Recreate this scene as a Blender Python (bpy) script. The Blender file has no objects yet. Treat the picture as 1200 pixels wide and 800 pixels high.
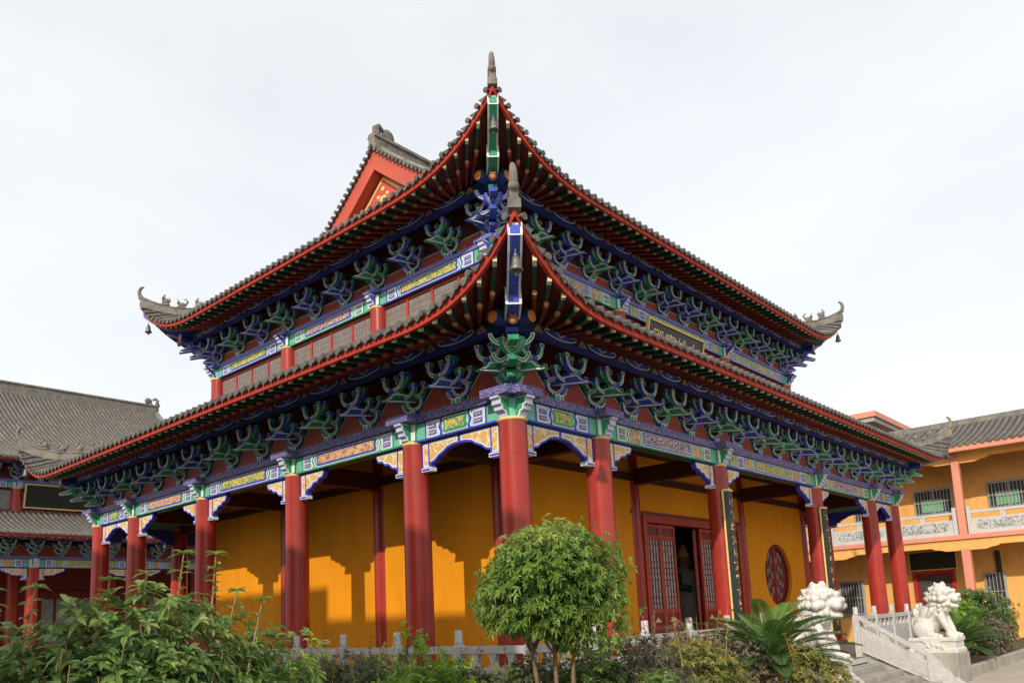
import bpy, bmesh, math, random
from mathutils import Vector, Matrix
random.seed(7)
R = math.radians
scene = bpy.context.scene
COL = scene.collection
G = -0.16            # ground level; the terrace floor is TF
TF = 0.45

# ------------------------------------------------------------------ materials
def nt_new(name):
    m = bpy.data.materials.new(name); m.use_nodes = True
    nt = m.node_tree; b = nt.nodes['Principled BSDF']
    return m, nt, b
def N(nt, t, **kw):
    n = nt.nodes.new(t)
    for k, v in kw.items():
        if k.startswith('i_'):
            n.inputs[k[2:].replace('_', ' ')].default_value = v
        else:
            setattr(n, k, v)
    return n
def ramp(nt, fac, stops):
    r = nt.nodes.new('ShaderNodeValToRGB')
    e = r.color_ramp.elements
    while len(e) < len(stops): e.new(0.5)
    for i, (p, c) in enumerate(stops):
        e[i].position = p; e[i].color = (c[0], c[1], c[2], 1)
    nt.links.new(fac, r.inputs[0])
    return r.outputs[0]
def objco(nt, scale=(1, 1, 1)):
    tc = nt.nodes.new('ShaderNodeNewGeometry')
    mp = nt.nodes.new('ShaderNodeMapping'); mp.inputs['Scale'].default_value = scale
    nt.links.new(tc.outputs['Position'], mp.inputs[0])
    return mp.outputs[0]
def noise(nt, co, scale, detail=4, rough=0.55):
    n = N(nt, 'ShaderNodeTexNoise'); n.inputs['Scale'].default_value = scale
    n.inputs['Detail'].default_value = detail; n.inputs['Roughness'].default_value = rough
    nt.links.new(co, n.inputs['Vector'])
    return n.outputs[0]
def sc(c, k): return tuple(min(1, x * k) for x in c[:3])
def mat(name, c, rough=0.6, var=0.18, scale=6, bump=0.0, bscale=40, spec=0.4, streak=False, metal=0.0, dirt=None, dirt_amt=0.5):
    m, nt, b = nt_new(name)
    co = objco(nt, (1, 1, 0.12) if streak else (1, 1, 1))
    n1 = noise(nt, co, scale, 5)
    col = ramp(nt, n1, [(0.25, sc(c, 1 - var)), (0.5, c), (0.75, sc(c, 1 + var))])
    if dirt:
        n2 = noise(nt, objco(nt, (1, 1, 0.35)), 2.3, 7, 0.7)
        f = ramp(nt, n2, [(0.5, (0, 0, 0)), (0.72, (dirt_amt,) * 3)])
        mx = N(nt, 'ShaderNodeMix', data_type='RGBA')
        nt.links.new(f, mx.inputs[0]); nt.links.new(col, mx.inputs[6]); mx.inputs[7].default_value = (*dirt, 1)
        col = mx.outputs[2]
    nt.links.new(col, b.inputs['Base Color'])
    b.inputs['Roughness'].default_value = rough
    b.inputs['Metallic'].default_value = metal
    b.inputs['Specular IOR Level'].default_value = spec
    if bump:
        nb = noise(nt, objco(nt), bscale, 4)
        bp = N(nt, 'ShaderNodeBump'); bp.inputs['Strength'].default_value = bump; bp.inputs['Distance'].default_value = 0.02
        nt.links.new(nb, bp.inputs['Height']); nt.links.new(bp.outputs[0], b.inputs['Normal'])
    return m
def plaster(name, c, dirt, amt=.35):
    m = mat(name, c, 0.8, 0.08, 1.1, 0.12, 60, 0.2, dirt=dirt, dirt_amt=amt)
    nt = m.node_tree; b = nt.nodes['Principled BSDF']; src = b.inputs['Base Color'].links[0].from_socket
    f = ramp(nt, noise(nt, objco(nt, (2.2, 2.2, .3)), 1.6, 5, .6), [(.50, (1, 1, 1)), (.80, (.90, .88, .86))])
    g = ramp(nt, noise(nt, objco(nt, (1, 1, 1)), 9, 6, .7), [(.58, (1, 1, 1)), (.8, (.84, .82, .80))])
    for q in (f, g):
        mx = N(nt, 'ShaderNodeMix', data_type='RGBA', blend_type='MULTIPLY'); mx.inputs[0].default_value = 1
        nt.links.new(src, mx.inputs[6]); nt.links.new(q, mx.inputs[7]); src = mx.outputs[2]
    nt.links.new(src, b.inputs['Base Color'])
    return m
def scroll(name, ground, fig, scale=14, th=0.06, rough=0.55):
    """painted scrollwork: curling figure lines on a ground colour"""
    m, nt, b = nt_new(name)
    co = objco(nt)
    wn = N(nt, 'ShaderNodeTexNoise'); wn.inputs['Scale'].default_value = scale * 0.7; wn.inputs['Detail'].default_value = 2
    nt.links.new(co, wn.inputs['Vector'])
    mixv = N(nt, 'ShaderNodeMix', data_type='VECTOR'); mixv.inputs[0].default_value = 0.25
    nt.links.new(co, mixv.inputs[4]); nt.links.new(wn.outputs[1], mixv.inputs[5])
    n = noise(nt, mixv.outputs[1], scale, 1, 0.4)
    col = ramp(nt, n, [(0.5 - th - 0.02, ground), (0.5 - th, fig), (0.5 + th, fig), (0.5 + th + 0.02, ground)])
    nt.links.new(col, b.inputs['Base Color']); b.inputs['Roughness'].default_value = rough
    return m
def speckle(name, c, c2, scale=60, lo=0.56):
    m, nt, b = nt_new(name)
    n = noise(nt, objco(nt), scale, 2)
    col = ramp(nt, n, [(lo - 0.03, c), (lo + 0.03, c2)])
    nt.links.new(col, b.inputs['Base Color']); b.inputs['Roughness'].default_value = 0.6
    return m
def leafmat(name, ca, cb, cc, tr=0.4):
    m, nt, b = nt_new(name)
    at = N(nt, 'ShaderNodeAttribute'); at.attribute_name = 'tint'
    col = ramp(nt, at.outputs['Fac'], [(0.0, ca), (0.55, cb), (1.0, cc)])
    nt.links.new(col, b.inputs['Base Color']); b.inputs['Roughness'].default_value = 0.42
    b.inputs['Specular IOR Level'].default_value = 0.45
    t = N(nt, 'ShaderNodeBsdfTranslucent'); nt.links.new(col, t.inputs[0])
    mx = N(nt, 'ShaderNodeMixShader'); mx.inputs[0].default_value = tr
    nt.links.new(b.outputs[0], mx.inputs[1]); nt.links.new(t.outputs[0], mx.inputs[2])
    nt.links.new(mx.outputs[0], nt.nodes['Material Output'].inputs[0])
    return m
M = {}
M['red'] = mat('red lacquer', (0.37, 0.036, 0.025), 0.27, 0.16, 3, 0.05, 30, 0.33, dirt=(0.23, 0.055, 0.045), dirt_amt=0.75)
M['redwood'] = mat('dull red timber', (0.16, 0.018, 0.015), 0.5, 0.2, 5, dirt=(0.16, 0.03, 0.025))
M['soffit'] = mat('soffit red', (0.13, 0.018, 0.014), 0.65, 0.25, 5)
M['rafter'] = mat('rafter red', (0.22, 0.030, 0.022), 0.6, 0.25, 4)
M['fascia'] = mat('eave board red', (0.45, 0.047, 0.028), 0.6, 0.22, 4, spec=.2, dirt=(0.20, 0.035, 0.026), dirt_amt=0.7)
M['gable'] = mat('gable red', (0.50, 0.088, 0.052), 0.7, 0.1, 2, dirt=(0.48, 0.08, 0.05))
M['yellow'] = plaster('ochre plaster', (0.80, 0.295, 0.008), (0.60, 0.20, 0.01))
M['wing'] = plaster('wing plaster', (0.74, 0.40, 0.12), (0.52, 0.24, 0.06), .45)
M['pink'] = mat('salmon paint', (0.66, 0.25, 0.16), 0.6, 0.08, 2, dirt=(0.5, 0.2, 0.14), dirt_amt=0.4)
M['green'] = mat('bracket green', (0.045, 0.34, 0.175), 0.55, 0.25, 5, dirt=(0.03, 0.13, 0.08), dirt_amt=.6)
M['teal'] = mat('capital mint', (0.16, 0.50, 0.34), 0.5, 0.12, 5)
M['dgreen'] = mat('rafter green', (0.012, 0.075, 0.04), 0.5, 0.2, 6)
M['blue'] = mat('bracket blue', (0.055, 0.095, 0.52), 0.55, 0.25, 5, dirt=(0.04, 0.06, 0.22), dirt_amt=.6)
M['cobalt'] = mat('edge blue', (0.05, 0.06, 0.52), 0.5, 0.15, 6)
M['white'] = mat('painted line white', (0.80, 0.84, 0.79), 0.55, 0.10, 9)
M['lilac'] = mat('lilac line', (0.55, 0.55, 0.72), 0.55, 0.12, 9)
M['tipy'] = mat('rafter tip yellow', (0.74, 0.68, 0.44), 0.5, 0.15, 8)
M['tipo'] = mat('rafter tip orange', (0.42, 0.17, 0.07), 0.5, 0.2, 8)
M['disc'] = mat('purlin end orange', (0.72, 0.26, 0.05), 0.5, 0.15, 20)
M['plate'] = speckle('plate purple', (0.085, 0.075, 0.27), (0.42, 0.36, 0.50), 55, 0.57)
M['plate2'] = speckle('plate blue', (0.15, 0.16, 0.50), (0.5, 0.5, 0.7), 40, 0.68)
M['navy'] = mat('purlin blue', (0.028, 0.045, 0.24), 0.6, 0.25, 5)
M['rose'] = mat('dull rose paint', (0.50, 0.25, 0.17), 0.6, 0.2, 8)
M['bellred'] = speckle('frieze red', (0.40, 0.065, 0.04), (0.55, 0.30, 0.16), 30, 0.66)
M['fbelldark'] = mat('frieze board', (0.10, 0.016, 0.014), 0.7, 0.2, 5)
M['gg'] = scroll('gold scroll on green', (0.03, 0.26, 0.13), (0.72, 0.50, 0.10), 17, 0.075)
M['gb'] = scroll('gold scroll on blue', (0.06, 0.07, 0.36), (0.72, 0.48, 0.16), 17, 0.07)
M['gr'] = scroll('gold scroll on red', (0.36, 0.12, 0.20), (0.74, 0.50, 0.16), 17, 0.075)
M['gy'] = scroll('olive scroll', (0.10, 0.22, 0.07), (0.62, 0.52, 0.20), 20, 0.08)
M['carve'] = scroll('carved ochre scroll', (0.70, 0.40, 0.12), (0.78, 0.66, 0.44), 9, 0.045)
M['plaque_gold'] = mat('gilt', (0.80, 0.56, 0.18), 0.35, 0.15, 12)
M['black'] = mat('black lacquer', (0.022, 0.026, 0.024), 0.42, 0.2, 5)
M['purl'] = scroll('purlin cloud paint', (0.025, 0.05, 0.30), (0.03, 0.16, 0.10), 7, 0.12)
M['tile'] = mat('grey roof tile', (0.125, 0.114, 0.10), 0.75, 0.4, 7, 0.2, 60, 0.3, dirt=(0.25, 0.215, 0.16), dirt_amt=0.7)
M['tiled'] = mat('grey valley tile', (0.085, 0.08, 0.075), 0.8, 0.35, 9, 0.2, 60, 0.3)
M['ridge'] = mat('grey ridge stone', (0.175, 0.16, 0.14), 0.8, 0.4, 6, 0.35, 40, 0.3, dirt=(0.34, 0.28, 0.19), dirt_amt=0.85)
M['bronze'] = mat('dull bronze', (0.16, 0.16, 0.14), 0.5, 0.2, 10, metal=0.5)
M['lattice'] = mat('grey lattice panel', (0.20, 0.195, 0.185), 0.6, 0.2, 8)
M['latline'] = mat('lattice line', (0.32, 0.20, 0.17), 0.6, 0.15, 8)
M['glass'] = mat('window dark', (0.06, 0.065, 0.065), 0.15, 0.3, 2, spec=0.6)
M['frost'] = mat('frosted pane', (0.36, 0.36, 0.34), 0.4, 0.2, 6)
M['stone'] = mat('pale granite', (0.50, 0.485, 0.46), 0.75, 0.14, 14, 0.15, 70, 0.3, dirt=(0.32, 0.31, 0.29), dirt_amt=0.6)
M['relief'] = scroll('dark stone relief', (0.20, 0.20, 0.19), (0.50, 0.49, 0.47), 11, 0.07, 0.8)
M['relief2'] = scroll('shallow stone relief', (0.47, 0.455, 0.43), (0.38, 0.37, 0.35), 13, 0.03, 0.8)
M['marble'] = mat('white marble', (0.60, 0.58, 0.54), 0.6, 0.10, 9, 0.2, 45, 0.3, dirt=(0.40, 0.36, 0.29), dirt_amt=0.75)
M['conc'] = mat('worn concrete', (0.36, 0.33, 0.285), 0.85, 0.2, 3, 0.3, 40, 0.2, dirt=(0.22, 0.20, 0.17), dirt_amt=0.7)
M['pave'] = mat('pale paving', (0.40, 0.355, 0.285), 0.85, 0.12, 0.8, 0.2, 60, 0.2, dirt=(0.40, 0.35, 0.28), dirt_amt=0.5)
M['floor'] = mat('terrace floor', (0.17, 0.145, 0.125), 0.6, 0.12, 2, 0.1, 50)
M['soil'] = mat('garden soil', (0.10, 0.07, 0.045), 0.95, 0.4, 7, 0.6, 40)
M['bark'] = mat('grey brown bark', (0.20, 0.13, 0.075), 0.85, 0.3, 12, 0.5, 60)
M['twig'] = mat('pale twig', (0.34, 0.22, 0.10), 0.8, 0.25, 12)
M['bar'] = mat('steel bar', (0.34, 0.34, 0.32), 0.5, 0.2, 8)
M['sage'] = mat('green curtain pane', (0.16, 0.42, 0.24), 0.5, 0.15, 3)
M['dark'] = mat('dark interior', (0.035, 0.028, 0.024), 0.8, 0.2, 3)
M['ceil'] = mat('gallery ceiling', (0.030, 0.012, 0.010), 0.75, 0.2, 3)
M['tie'] = mat('dark red beam', (0.075, 0.016, 0.012), 0.6, 0.2, 4)  # plain dark red for the gallery tie beams and wall plate
M['cloth'] = mat('yellow altar cloth', (0.45, 0.25, 0.05), 0.8, 0.2, 8)
M['grey'] = mat('grey render', (0.36, 0.35, 0.33), 0.85, 0.12, 2)
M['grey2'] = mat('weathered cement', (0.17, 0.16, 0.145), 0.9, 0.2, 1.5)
M['yard'] = mat('dark yard paving', (0.12, 0.115, 0.10), 0.9, 0.25, 1.2, 0.3, 40)
M['whitebox'] = mat('white plastic', (0.75, 0.75, 0.72), 0.4, 0.03, 3)

# ------------------------------------------------------------------ mesh builder
class MB:
    def __init__(s): s.v = []; s.f = []; s.mi = []; s.sm = []; s.mats = []
    def midx(s, m):
        if m not in s.mats: s.mats.append(m)
        return s.mats.index(m)
    def add(s, vs, fs, m, smooth=False):
        o = len(s.v); s.v.extend(tuple(v) for v in vs); k = s.midx(m)
        for f in fs:
            s.f.append([i + o for i in f]); s.mi.append(k); s.sm.append(smooth)
    def poly(s, pts, m): s.add(pts, [range(len(pts))], m)
    def box(s, x0, x1, y0, y1, z0, z1, m, T=None):
        vs = [(x, y, z) for z in (z0, z1) for y in (y0, y1) for x in (x0, x1)]
        if T: vs = [T(*v) for v in vs]
        s.add(vs, [(0, 2, 3, 1), (4, 5, 7, 6), (0, 1, 5, 4), (2, 6, 7, 3), (0, 4, 6, 2), (1, 3, 7, 5)], m)
    def bbox(s, x0, x1, y0, y1, z0, z1, m, T=None, b=0.012):
        """box with chamfered vertical and top edges"""
        def ring(i, z): return [(x0 + i, y0, z), (x1 - i, y0, z), (x1, y0 + i, z), (x1, y1 - i, z), (x1 - i, y1, z), (x0 + i, y1, z), (x0, y1 - i, z), (x0, y0 + i, z)]
        def ring2(z): return [(x0 + b, y0 + b, z)] * 0 + [(x0 + 2 * b, y0 + b, z), (x1 - 2 * b, y0 + b, z), (x1 - b, y0 + 2 * b, z), (x1 - b, y1 - 2 * b, z), (x1 - 2 * b, y1 - b, z), (x0 + 2 * b, y1 - b, z), (x0 + b, y1 - 2 * b, z), (x0 + b, y0 + 2 * b, z)]
        vs = ring(b, z0) + ring(b, z1 - b) + ring2(z1)
        if T: vs = [T(*v) for v in vs]
        fs = [tuple(range(7, -1, -1)), tuple(range(16, 24))]
        for k in (0, 8):
            for i in range(8): fs.append((k + i, k + (i + 1) % 8, k + 8 + (i + 1) % 8, k + 8 + i))
        s.add(vs, fs, m)
    def prism(s, pts, fr, d0, d1, m, line=None, lw=0.013, caps=(True, True), side=None):
        n = len(pts)
        a = [fr(u, v, d0) for u, v in pts]; b = [fr(u, v, d1) for u, v in pts]
        s.add(a + b, [(i, (i + 1) % n, n + (i + 1) % n, n + i) for i in range(n)], side or m)
        if line:
            ins = inset(pts, lw)
            for c, d in ((0, d0), (1, d1)):
                if not caps[c]: continue
                o = [fr(u, v, d) for u, v in pts]; q = [fr(u, v, d) for u, v in ins]
                s.add(o + q, [(i, (i + 1) % n, n + (i + 1) % n, n + i) for i in range(n)], line)
                s.poly(q, m)
        else:
            if caps[0]: s.poly(a, m)
            if caps[1]: s.poly(b, m)
    def cyl(s, p0, p1, r0, r1, n, m, smooth=True, caps=True, capm=None):
        p0 = Vector(p0); p1 = Vector(p1); d = (p1 - p0).normalized()
        u = d.orthogonal().normalized(); w = d.cross(u)
        vs = []
        for p, r in ((p0, r0), (p1, r1)):
            for i in range(n):
                t = 2 * math.pi * i / n
                vs.append(p + (u * math.cos(t) + w * math.sin(t)) * r)
        s.add(vs, [(i, (i + 1) % n, n + (i + 1) % n, n + i) for i in range(n)], m, smooth)
        if caps:
            s.poly(vs[:n], capm or m); s.poly(vs[n:], capm or m)
    def tube(s, pts, rad, n, m, cap=True):
        pts = [Vector(p) for p in pts]; rings = []
        u = None
        for i, p in enumerate(pts):
            d = (pts[min(i + 1, len(pts) - 1)] - pts[max(i - 1, 0)]).normalized()
            if u is None: u = d.orthogonal().normalized()
            u = (u - d * u.dot(d)).normalized(); w = d.cross(u)
            r = rad[i] if isinstance(rad, (list, tuple)) else rad
            rings.append([p + (u * math.cos(2 * math.pi * k / n) + w * math.sin(2 * math.pi * k / n)) * r for k in range(n)])
        vs = [v for rg in rings for v in rg]
        fs = [(i * n + k, i * n + (k + 1) % n, (i + 1) * n + (k + 1) % n, (i + 1) * n + k) for i in range(len(pts) - 1) for k in range(n)]
        s.add(vs, fs, m, True)
        if cap: s.poly(rings[0], m); s.poly(rings[-1], m)
    def lathe(s, prof, c, n, m, axis='z', smooth=True):
        vs = []
        for r, z in prof:
            for i in range(n):
                t = 2 * math.pi * i / n
                vs.append((c[0] + r * math.cos(t), c[1] + r * math.sin(t), c[2] + z))
        s.add(vs, [(j * n + i, j * n + (i + 1) % n, (j + 1) * n + (i + 1) % n, (j + 1) * n + i) for j in range(len(prof) - 1) for i in range(n)], m, smooth)
        s.poly(vs[:n], m); s.poly(vs[-n:], m)
    def ball(s, c, r, m, nu=10, nv=7, T=None):
        if not isinstance(r, (list, tuple)): r = (r, r, r)
        vs = [(0, 0, 1)]
        for j in range(1, nv):
            for i in range(nu):
                a = math.pi * j / nv; b = 2 * math.pi * i / nu
                vs.append((math.sin(a) * math.cos(b), math.sin(a) * math.sin(b), math.cos(a)))
        vs.append((0, 0, -1))
        vs = [Vector((v[0] * r[0], v[1] * r[1], v[2] * r[2])) for v in vs]
        if T: vs = [T @ v for v in vs]
        vs = [v + Vector(c) for v in vs]
        fs = [(0, 1 + i, 1 + (i + 1) % nu) for i in range(nu)]
        for j in range(nv - 2):
            for i in range(nu):
                fs.append((1 + j * nu + i, 1 + j * nu + (i + 1) % nu, 1 + (j + 1) * nu + (i + 1) % nu, 1 + (j + 1) * nu + i))
        k = len(vs) - 1
        for i in range(nu): fs.append((k, 1 + (nv - 2) * nu + (i + 1) % nu, 1 + (nv - 2) * nu + i))
        s.add(vs, fs, m, True)
    def mesh(s, name, fix=True):
        me = bpy.data.meshes.new(name)
        me.from_pydata(s.v, [], s.f)
        for m in s.mats: me.materials.append(m)
        me.polygons.foreach_set('material_index', s.mi)
        me.polygons.foreach_set('use_smooth', s.sm)
        if fix:
            bm = bmesh.new(); bm.from_mesh(me)
            bmesh.ops.recalc_face_normals(bm, faces=bm.faces); bm.to_mesh(me); bm.free()
        me.update()
        return me
    def build(s, name, parent=None, fix=True, **tags):
        return put(s.mesh(name, fix), name, parent, **tags)
def inset(pts, d):
    n = len(pts); A = sum(pts[i][0] * pts[(i + 1) % n][1] - pts[(i + 1) % n][0] * pts[i][1] for i in range(n))
    sg = 1 if A > 0 else -1; out = []
    for i in range(n):
        p0, p1, p2 = pts[i - 1], pts[i], pts[(i + 1) % n]
        e1 = Vector((p1[0] - p0[0], p1[1] - p0[1])); e2 = Vector((p2[0] - p1[0], p2[1] - p1[1]))
        n1 = Vector((-e1.y, e1.x)).normalized() * sg; n2 = Vector((-e2.y, e2.x)).normalized() * sg
        b = n1 + n2
        k = d / max(0.35, (1 + n1.dot(n2)) / 1.0)
        out.append((p1[0] + b.x * k, p1[1] + b.y * k))
    return out
def put(me, name, parent=None, loc=None, rotz=0, label=None, cat=None, group=None, kind=None):
    o = bpy.data.objects.new(name, me); COL.objects.link(o)
    if parent is not None:
        o.parent = parent
        if parent.get('_w') is not None and loc is None:
            o.matrix_parent_inverse = Matrix.Translation(-Vector(parent['_w']))
        elif parent.get('_w') is not None:
            loc = Vector(loc) - Vector(parent['_w'])
    if loc is not None: o.location = loc
    o.rotation_euler.z = rotz
    tag(o, label, cat, group, kind)
    return o
def tag(o, label=None, cat=None, group=None, kind=None):
    if label: o['label'] = label
    if cat: o['category'] = cat
    if group: o['group'] = group
    if kind: o['kind'] = kind
    return o
def thing(name, label, cat, loc=(0, 0, 0), group=None):
    o = bpy.data.objects.new(name, None); COL.objects.link(o); o.location = loc
    o.empty_display_size = 0.3
    o['_w'] = tuple(loc); tag(o, label, cat, group)
    return o
class Fc:
    """a facade frame: s along the wall, o outwards, z up"""
    def __init__(s, org, sd, od):
        s.o = Vector((org[0], org[1], 0)); s.s = Vector((*sd, 0)); s.n = Vector((*od, 0))
        s.rot = math.atan2(od[1], od[0]) + math.pi / 2      # local -Y looks outwards
        s.flip = s.s.cross(Vector((0, 0, 1))).dot(s.n) < 0
    def P(s, a, o, z): return s.o + s.s * a + s.n * o + Vector((0, 0, z))
    def sz(s, u, v, d): return s.P(u, d, v)

# ------------------------------------------------------------------ temple dimensions
A = 1.9275
LY = [0, 1.928, 5.013, 8.152, 11.238, 13.166]
RX = [0, 1.928, 5.683, 10.328, 14.084, 16.011]
LL, LR = LY[-1], RX[-1]
fR = Fc((0, 0), (1, 0), (0, -1)); fL = Fc((0, 0), (0, 1), (-1, 0))
fB = Fc((0, LL), (1, 0), (0, 1)); fX = Fc((LR, 0), (0, 1), (1, 0))
uR = Fc((A, A), (1, 0), (0, -1)); uL = Fc((A, A), (0, 1), (-1, 0))
uB = Fc((A, LL - A), (1, 0), (0, 1)); uX = Fc((LR - A, A), (0, 1), (1, 0))
ULL, ULR = LL - 2 * A, LR - 2 * A
ZC = 4.20; ZP = 4.62            # column top, bracket foot (lower storey)
UZC = 7.74; UZP = 8.10; DZ = UZP - ZP

def prof_from(pts):
    def h(x):
        for (x0, y0), (x1, y1) in zip(pts, pts[1:]):
            if x <= x1 or (x1, y1) == pts[-1]: return y0 + (y1 - y0) * (x - x0) / (x1 - x0)
    return h
class Eave:
    def __init__(s, E, zt, Lc, Am, p, T, rise, run, c=0.4):
        s.E, s.zt, s.Lc, s.Am, s.p, s.T, s.rise, s.run, s.c = E, zt, Lc, Am, p, T, rise, run, c
    def lift(s, a, o, L):
        d = max(0, min(a + s.E, L - a + s.E))
        k = max(0, 1 - d / s.Lc)
        return s.Am * k ** s.p * max(0, 1 - max(0, s.E - o) / s.T) ** 1.3
    def lift2(s, a, o, L):
        d = max(0, min(a + s.E, L - a + s.E)); k = max(0, 1 - d / s.Lc)
        return s.Am * (k ** s.p * max(0, 1 - max(0, s.E - o) / 5.0) + .10 * math.sin(math.pi * min(1, max(0, s.E - o) / 1.8)) * max(0, 1 - d / 3.2))
    def z(s, a, o, L):
        t = (s.E - o) / s.run
        return s.zt + s.rise * ((1 - s.c) * t + s.c * t * t) + s.lift2(a, o, L)
eLow = Eave(1.40, 5.346, 2.2, 0.86, 2.9, 3.15, 1.55, 3.15)
eUp = Eave(1.35, 5.346 + DZ - 0.02, 3.0, 0.93, 3.2, 3.15, 3.63, 6.005)

def roof_side(mb, fc, L, ev, segs, rib=0.205, rr=0.042, lo=-99, hi=99):
    """segs: (s0, s1, lim(s)) tile courses; covers valley sheet, tile ribs, end discs and drips"""
    for s0, s1, lim in segs:
        n = max(1, round((s1 - s0) / rib)); nr = 9
        rows = []
        for i in range(n + 1):
            a = s0 + (s1 - s0) * i / n
            l = lim(a)
            rows.append([fc.P(a, ev.E + (l - ev.E) * j / nr, ev.z(a, ev.E + (l - ev.E) * j / nr, L)) for j in range(nr + 1)])
        vs = [v for r in rows for v in r]; m = nr + 1
        mb.add(vs, [(i * m + j, (i + 1) * m + j, (i + 1) * m + j + 1, i * m + j + 1) for i in range(n) for j in range(nr)], M['tiled'])
        for i in range(n):
            a = s0 + (s1 - s0) * (i + 0.5) / n
            if not lo <= a <= hi: continue
            l = lim(a); e = ev.E + 0.05
            if e - l < 0.12: continue
            nn = 7; vs = []; K = 6
            for j in range(nn + 1):
                o = e + (l - e) * j / nn; zz = ev.z(a, min(o, ev.E), L)
                jit = random.uniform(-0.004, 0.004)
                for k in range(K + 1):
                    t = math.pi * k / K
                    vs.append(fc.P(a + jit + math.cos(t) * rr, o, zz + math.sin(t) * rr * 1.15 + 0.004))
            w = K + 1
            mb.add(vs, [(j * w + k, j * w + k + 1, (j + 1) * w + k + 1, (j + 1) * w + k) for j in range(nn) for k in range(K)], M['tile'], True)
            zz = ev.z(a, ev.E, L)
            disc = [(a + rr * 1.08 * math.cos(2 * math.pi * k / 10), zz + 0.008 + rr * 1.08 * math.sin(2 * math.pi * k / 10)) for k in range(10)]
            mb.prism(disc, fc.sz, e - 0.01, e + 0.014, M['tile'])
            # drip tile between two ribs
            h = (s1 - s0) / n / 2
            dz = ev.z(a + h, ev.E, L)
            if a + h < L + ev.E - 0.02:
                mb.prism([(a + h - h * .8, dz + 0.018), (a + h + h * .8, dz + 0.018), (a + h + h * .45, dz - 0.02), (a + h, dz - 0.062), (a + h - h * .45, dz - 0.02)], fc.sz, e - 0.035, e - 0.015, M['tile'])

def eave_board(mb, fc, L, ev, lo=None, hi=None):
    E = ev.E; n = int((L + 2 * E) / 0.12); pr = []
    for i in range(n + 1):
        a = -E + (L + 2 * E) * i / n; z = ev.z(a, E, L)
        m0 = 0.0
        pr.append([fc.P(a, E, z - 0.112), fc.P(a, E, z - 0.008), fc.P(min(max(a, -E + .05), L + E - .05), E - 0.05, z - 0.008), fc.P(min(max(a, -E + .05), L + E - .05), E - 0.05, z - 0.112)])
    vs = [v for p in pr for v in p]
    fs = [(4 * i + k, 4 * i + (k + 1) % 4, 4 * i + 4 + (k + 1) % 4, 4 * i + 4 + k) for i in range(n) for k in range(4)]
    mb.add(vs, fs, M['fascia'])
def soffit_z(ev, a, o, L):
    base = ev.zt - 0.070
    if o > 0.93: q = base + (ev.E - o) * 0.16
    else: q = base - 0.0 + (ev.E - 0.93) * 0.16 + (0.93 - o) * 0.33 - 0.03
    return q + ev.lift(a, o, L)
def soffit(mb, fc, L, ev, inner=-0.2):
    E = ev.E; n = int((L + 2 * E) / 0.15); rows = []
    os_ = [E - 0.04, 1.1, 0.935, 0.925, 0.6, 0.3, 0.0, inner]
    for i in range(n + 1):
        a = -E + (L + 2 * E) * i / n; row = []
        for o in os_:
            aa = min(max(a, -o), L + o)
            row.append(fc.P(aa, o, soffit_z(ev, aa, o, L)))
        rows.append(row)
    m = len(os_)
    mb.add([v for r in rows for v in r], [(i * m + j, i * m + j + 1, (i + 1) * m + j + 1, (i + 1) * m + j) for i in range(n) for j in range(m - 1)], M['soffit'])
def rafter(mb, fc, L, ev, a):
    """one flying rafter with its yellow tip above one round rafter"""
    E = ev.E; F = 2.25
    def inner(a):
        d = a + E
        if d < F: return a + (F - d) * 0.56
        d = L + E - a
        if d < F: return a - (F - d) * 0.56
        return a
    ai = inner(a)
    def pt(t, dz):      # t: 0 at eave, 1 at purlin (o=.45)
        o = E - 0.035 + (0.45 - E) * t; q = a + (ai - a) * t
        return q, o, soffit_z(ev, q, o, L) + dz
    d = Vector((ai - a, 0.45 - E)).normalized(); w = Vector((-d.y, d.x)) * 0.025
    def bar(t0, t1, hz, dz0, dz1, m, tip, tl):
        def ring(t, dz):
            q, o, z = pt(t, dz)
            return [fc.P(q - w.x, o - w.y, z - hz), fc.P(q + w.x, o + w.y, z - hz), fc.P(q + w.x, o + w.y, z), fc.P(q - w.x, o - w.y, z)]
        for u0, u1, mm in ((t0, t0 + tl, tip), (t0 + tl, t1, m)):
            mb.add(ring(u0, dz0 + (dz1 - dz0) * (u0 - t0) / (t1 - t0)) + ring(u1, dz0 + (dz1 - dz0) * (u1 - t0) / (t1 - t0)), [(0, 1, 5, 4), (1, 2, 6, 5), (2, 3, 7, 6), (3, 0, 4, 7)], mm)
        mb.poly(ring(t0, dz0), tip)
    bar(0.015, 0.40, 0.078, 0.0, 0.0, M['dgreen'], M['tipy'], 0.05)
    # round rafter
    pts = []
    for t in (0.30, 0.365, 0.37, 0.75, 1.0, 1.5):
        o = E - 0.035 + (0.45 - E) * t; tt = min(t, 1.0); q = a + (ai - a) * t
        z = soffit_z(ev, q, min(o, 0.925), L) - 0.034 - (max(0, o - 0.925) * 0.33)
        pts.append(fc.P(q, o, z))
    mb.cyl(pts[0], pts[1], 0.034, 0.034, 8, M['tipo'], True, True)
    mb.tube(pts[1:], 0.034, 8, M['rafter'])
def rafter_places(L, ev, step=0.262):
    E = ev.E; n = round((L + 2 * E - 0.72) / step)
    return [-E + 0.36 + (L + 2 * E - 0.72) * i / n for i in range(n + 1)]

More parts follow.
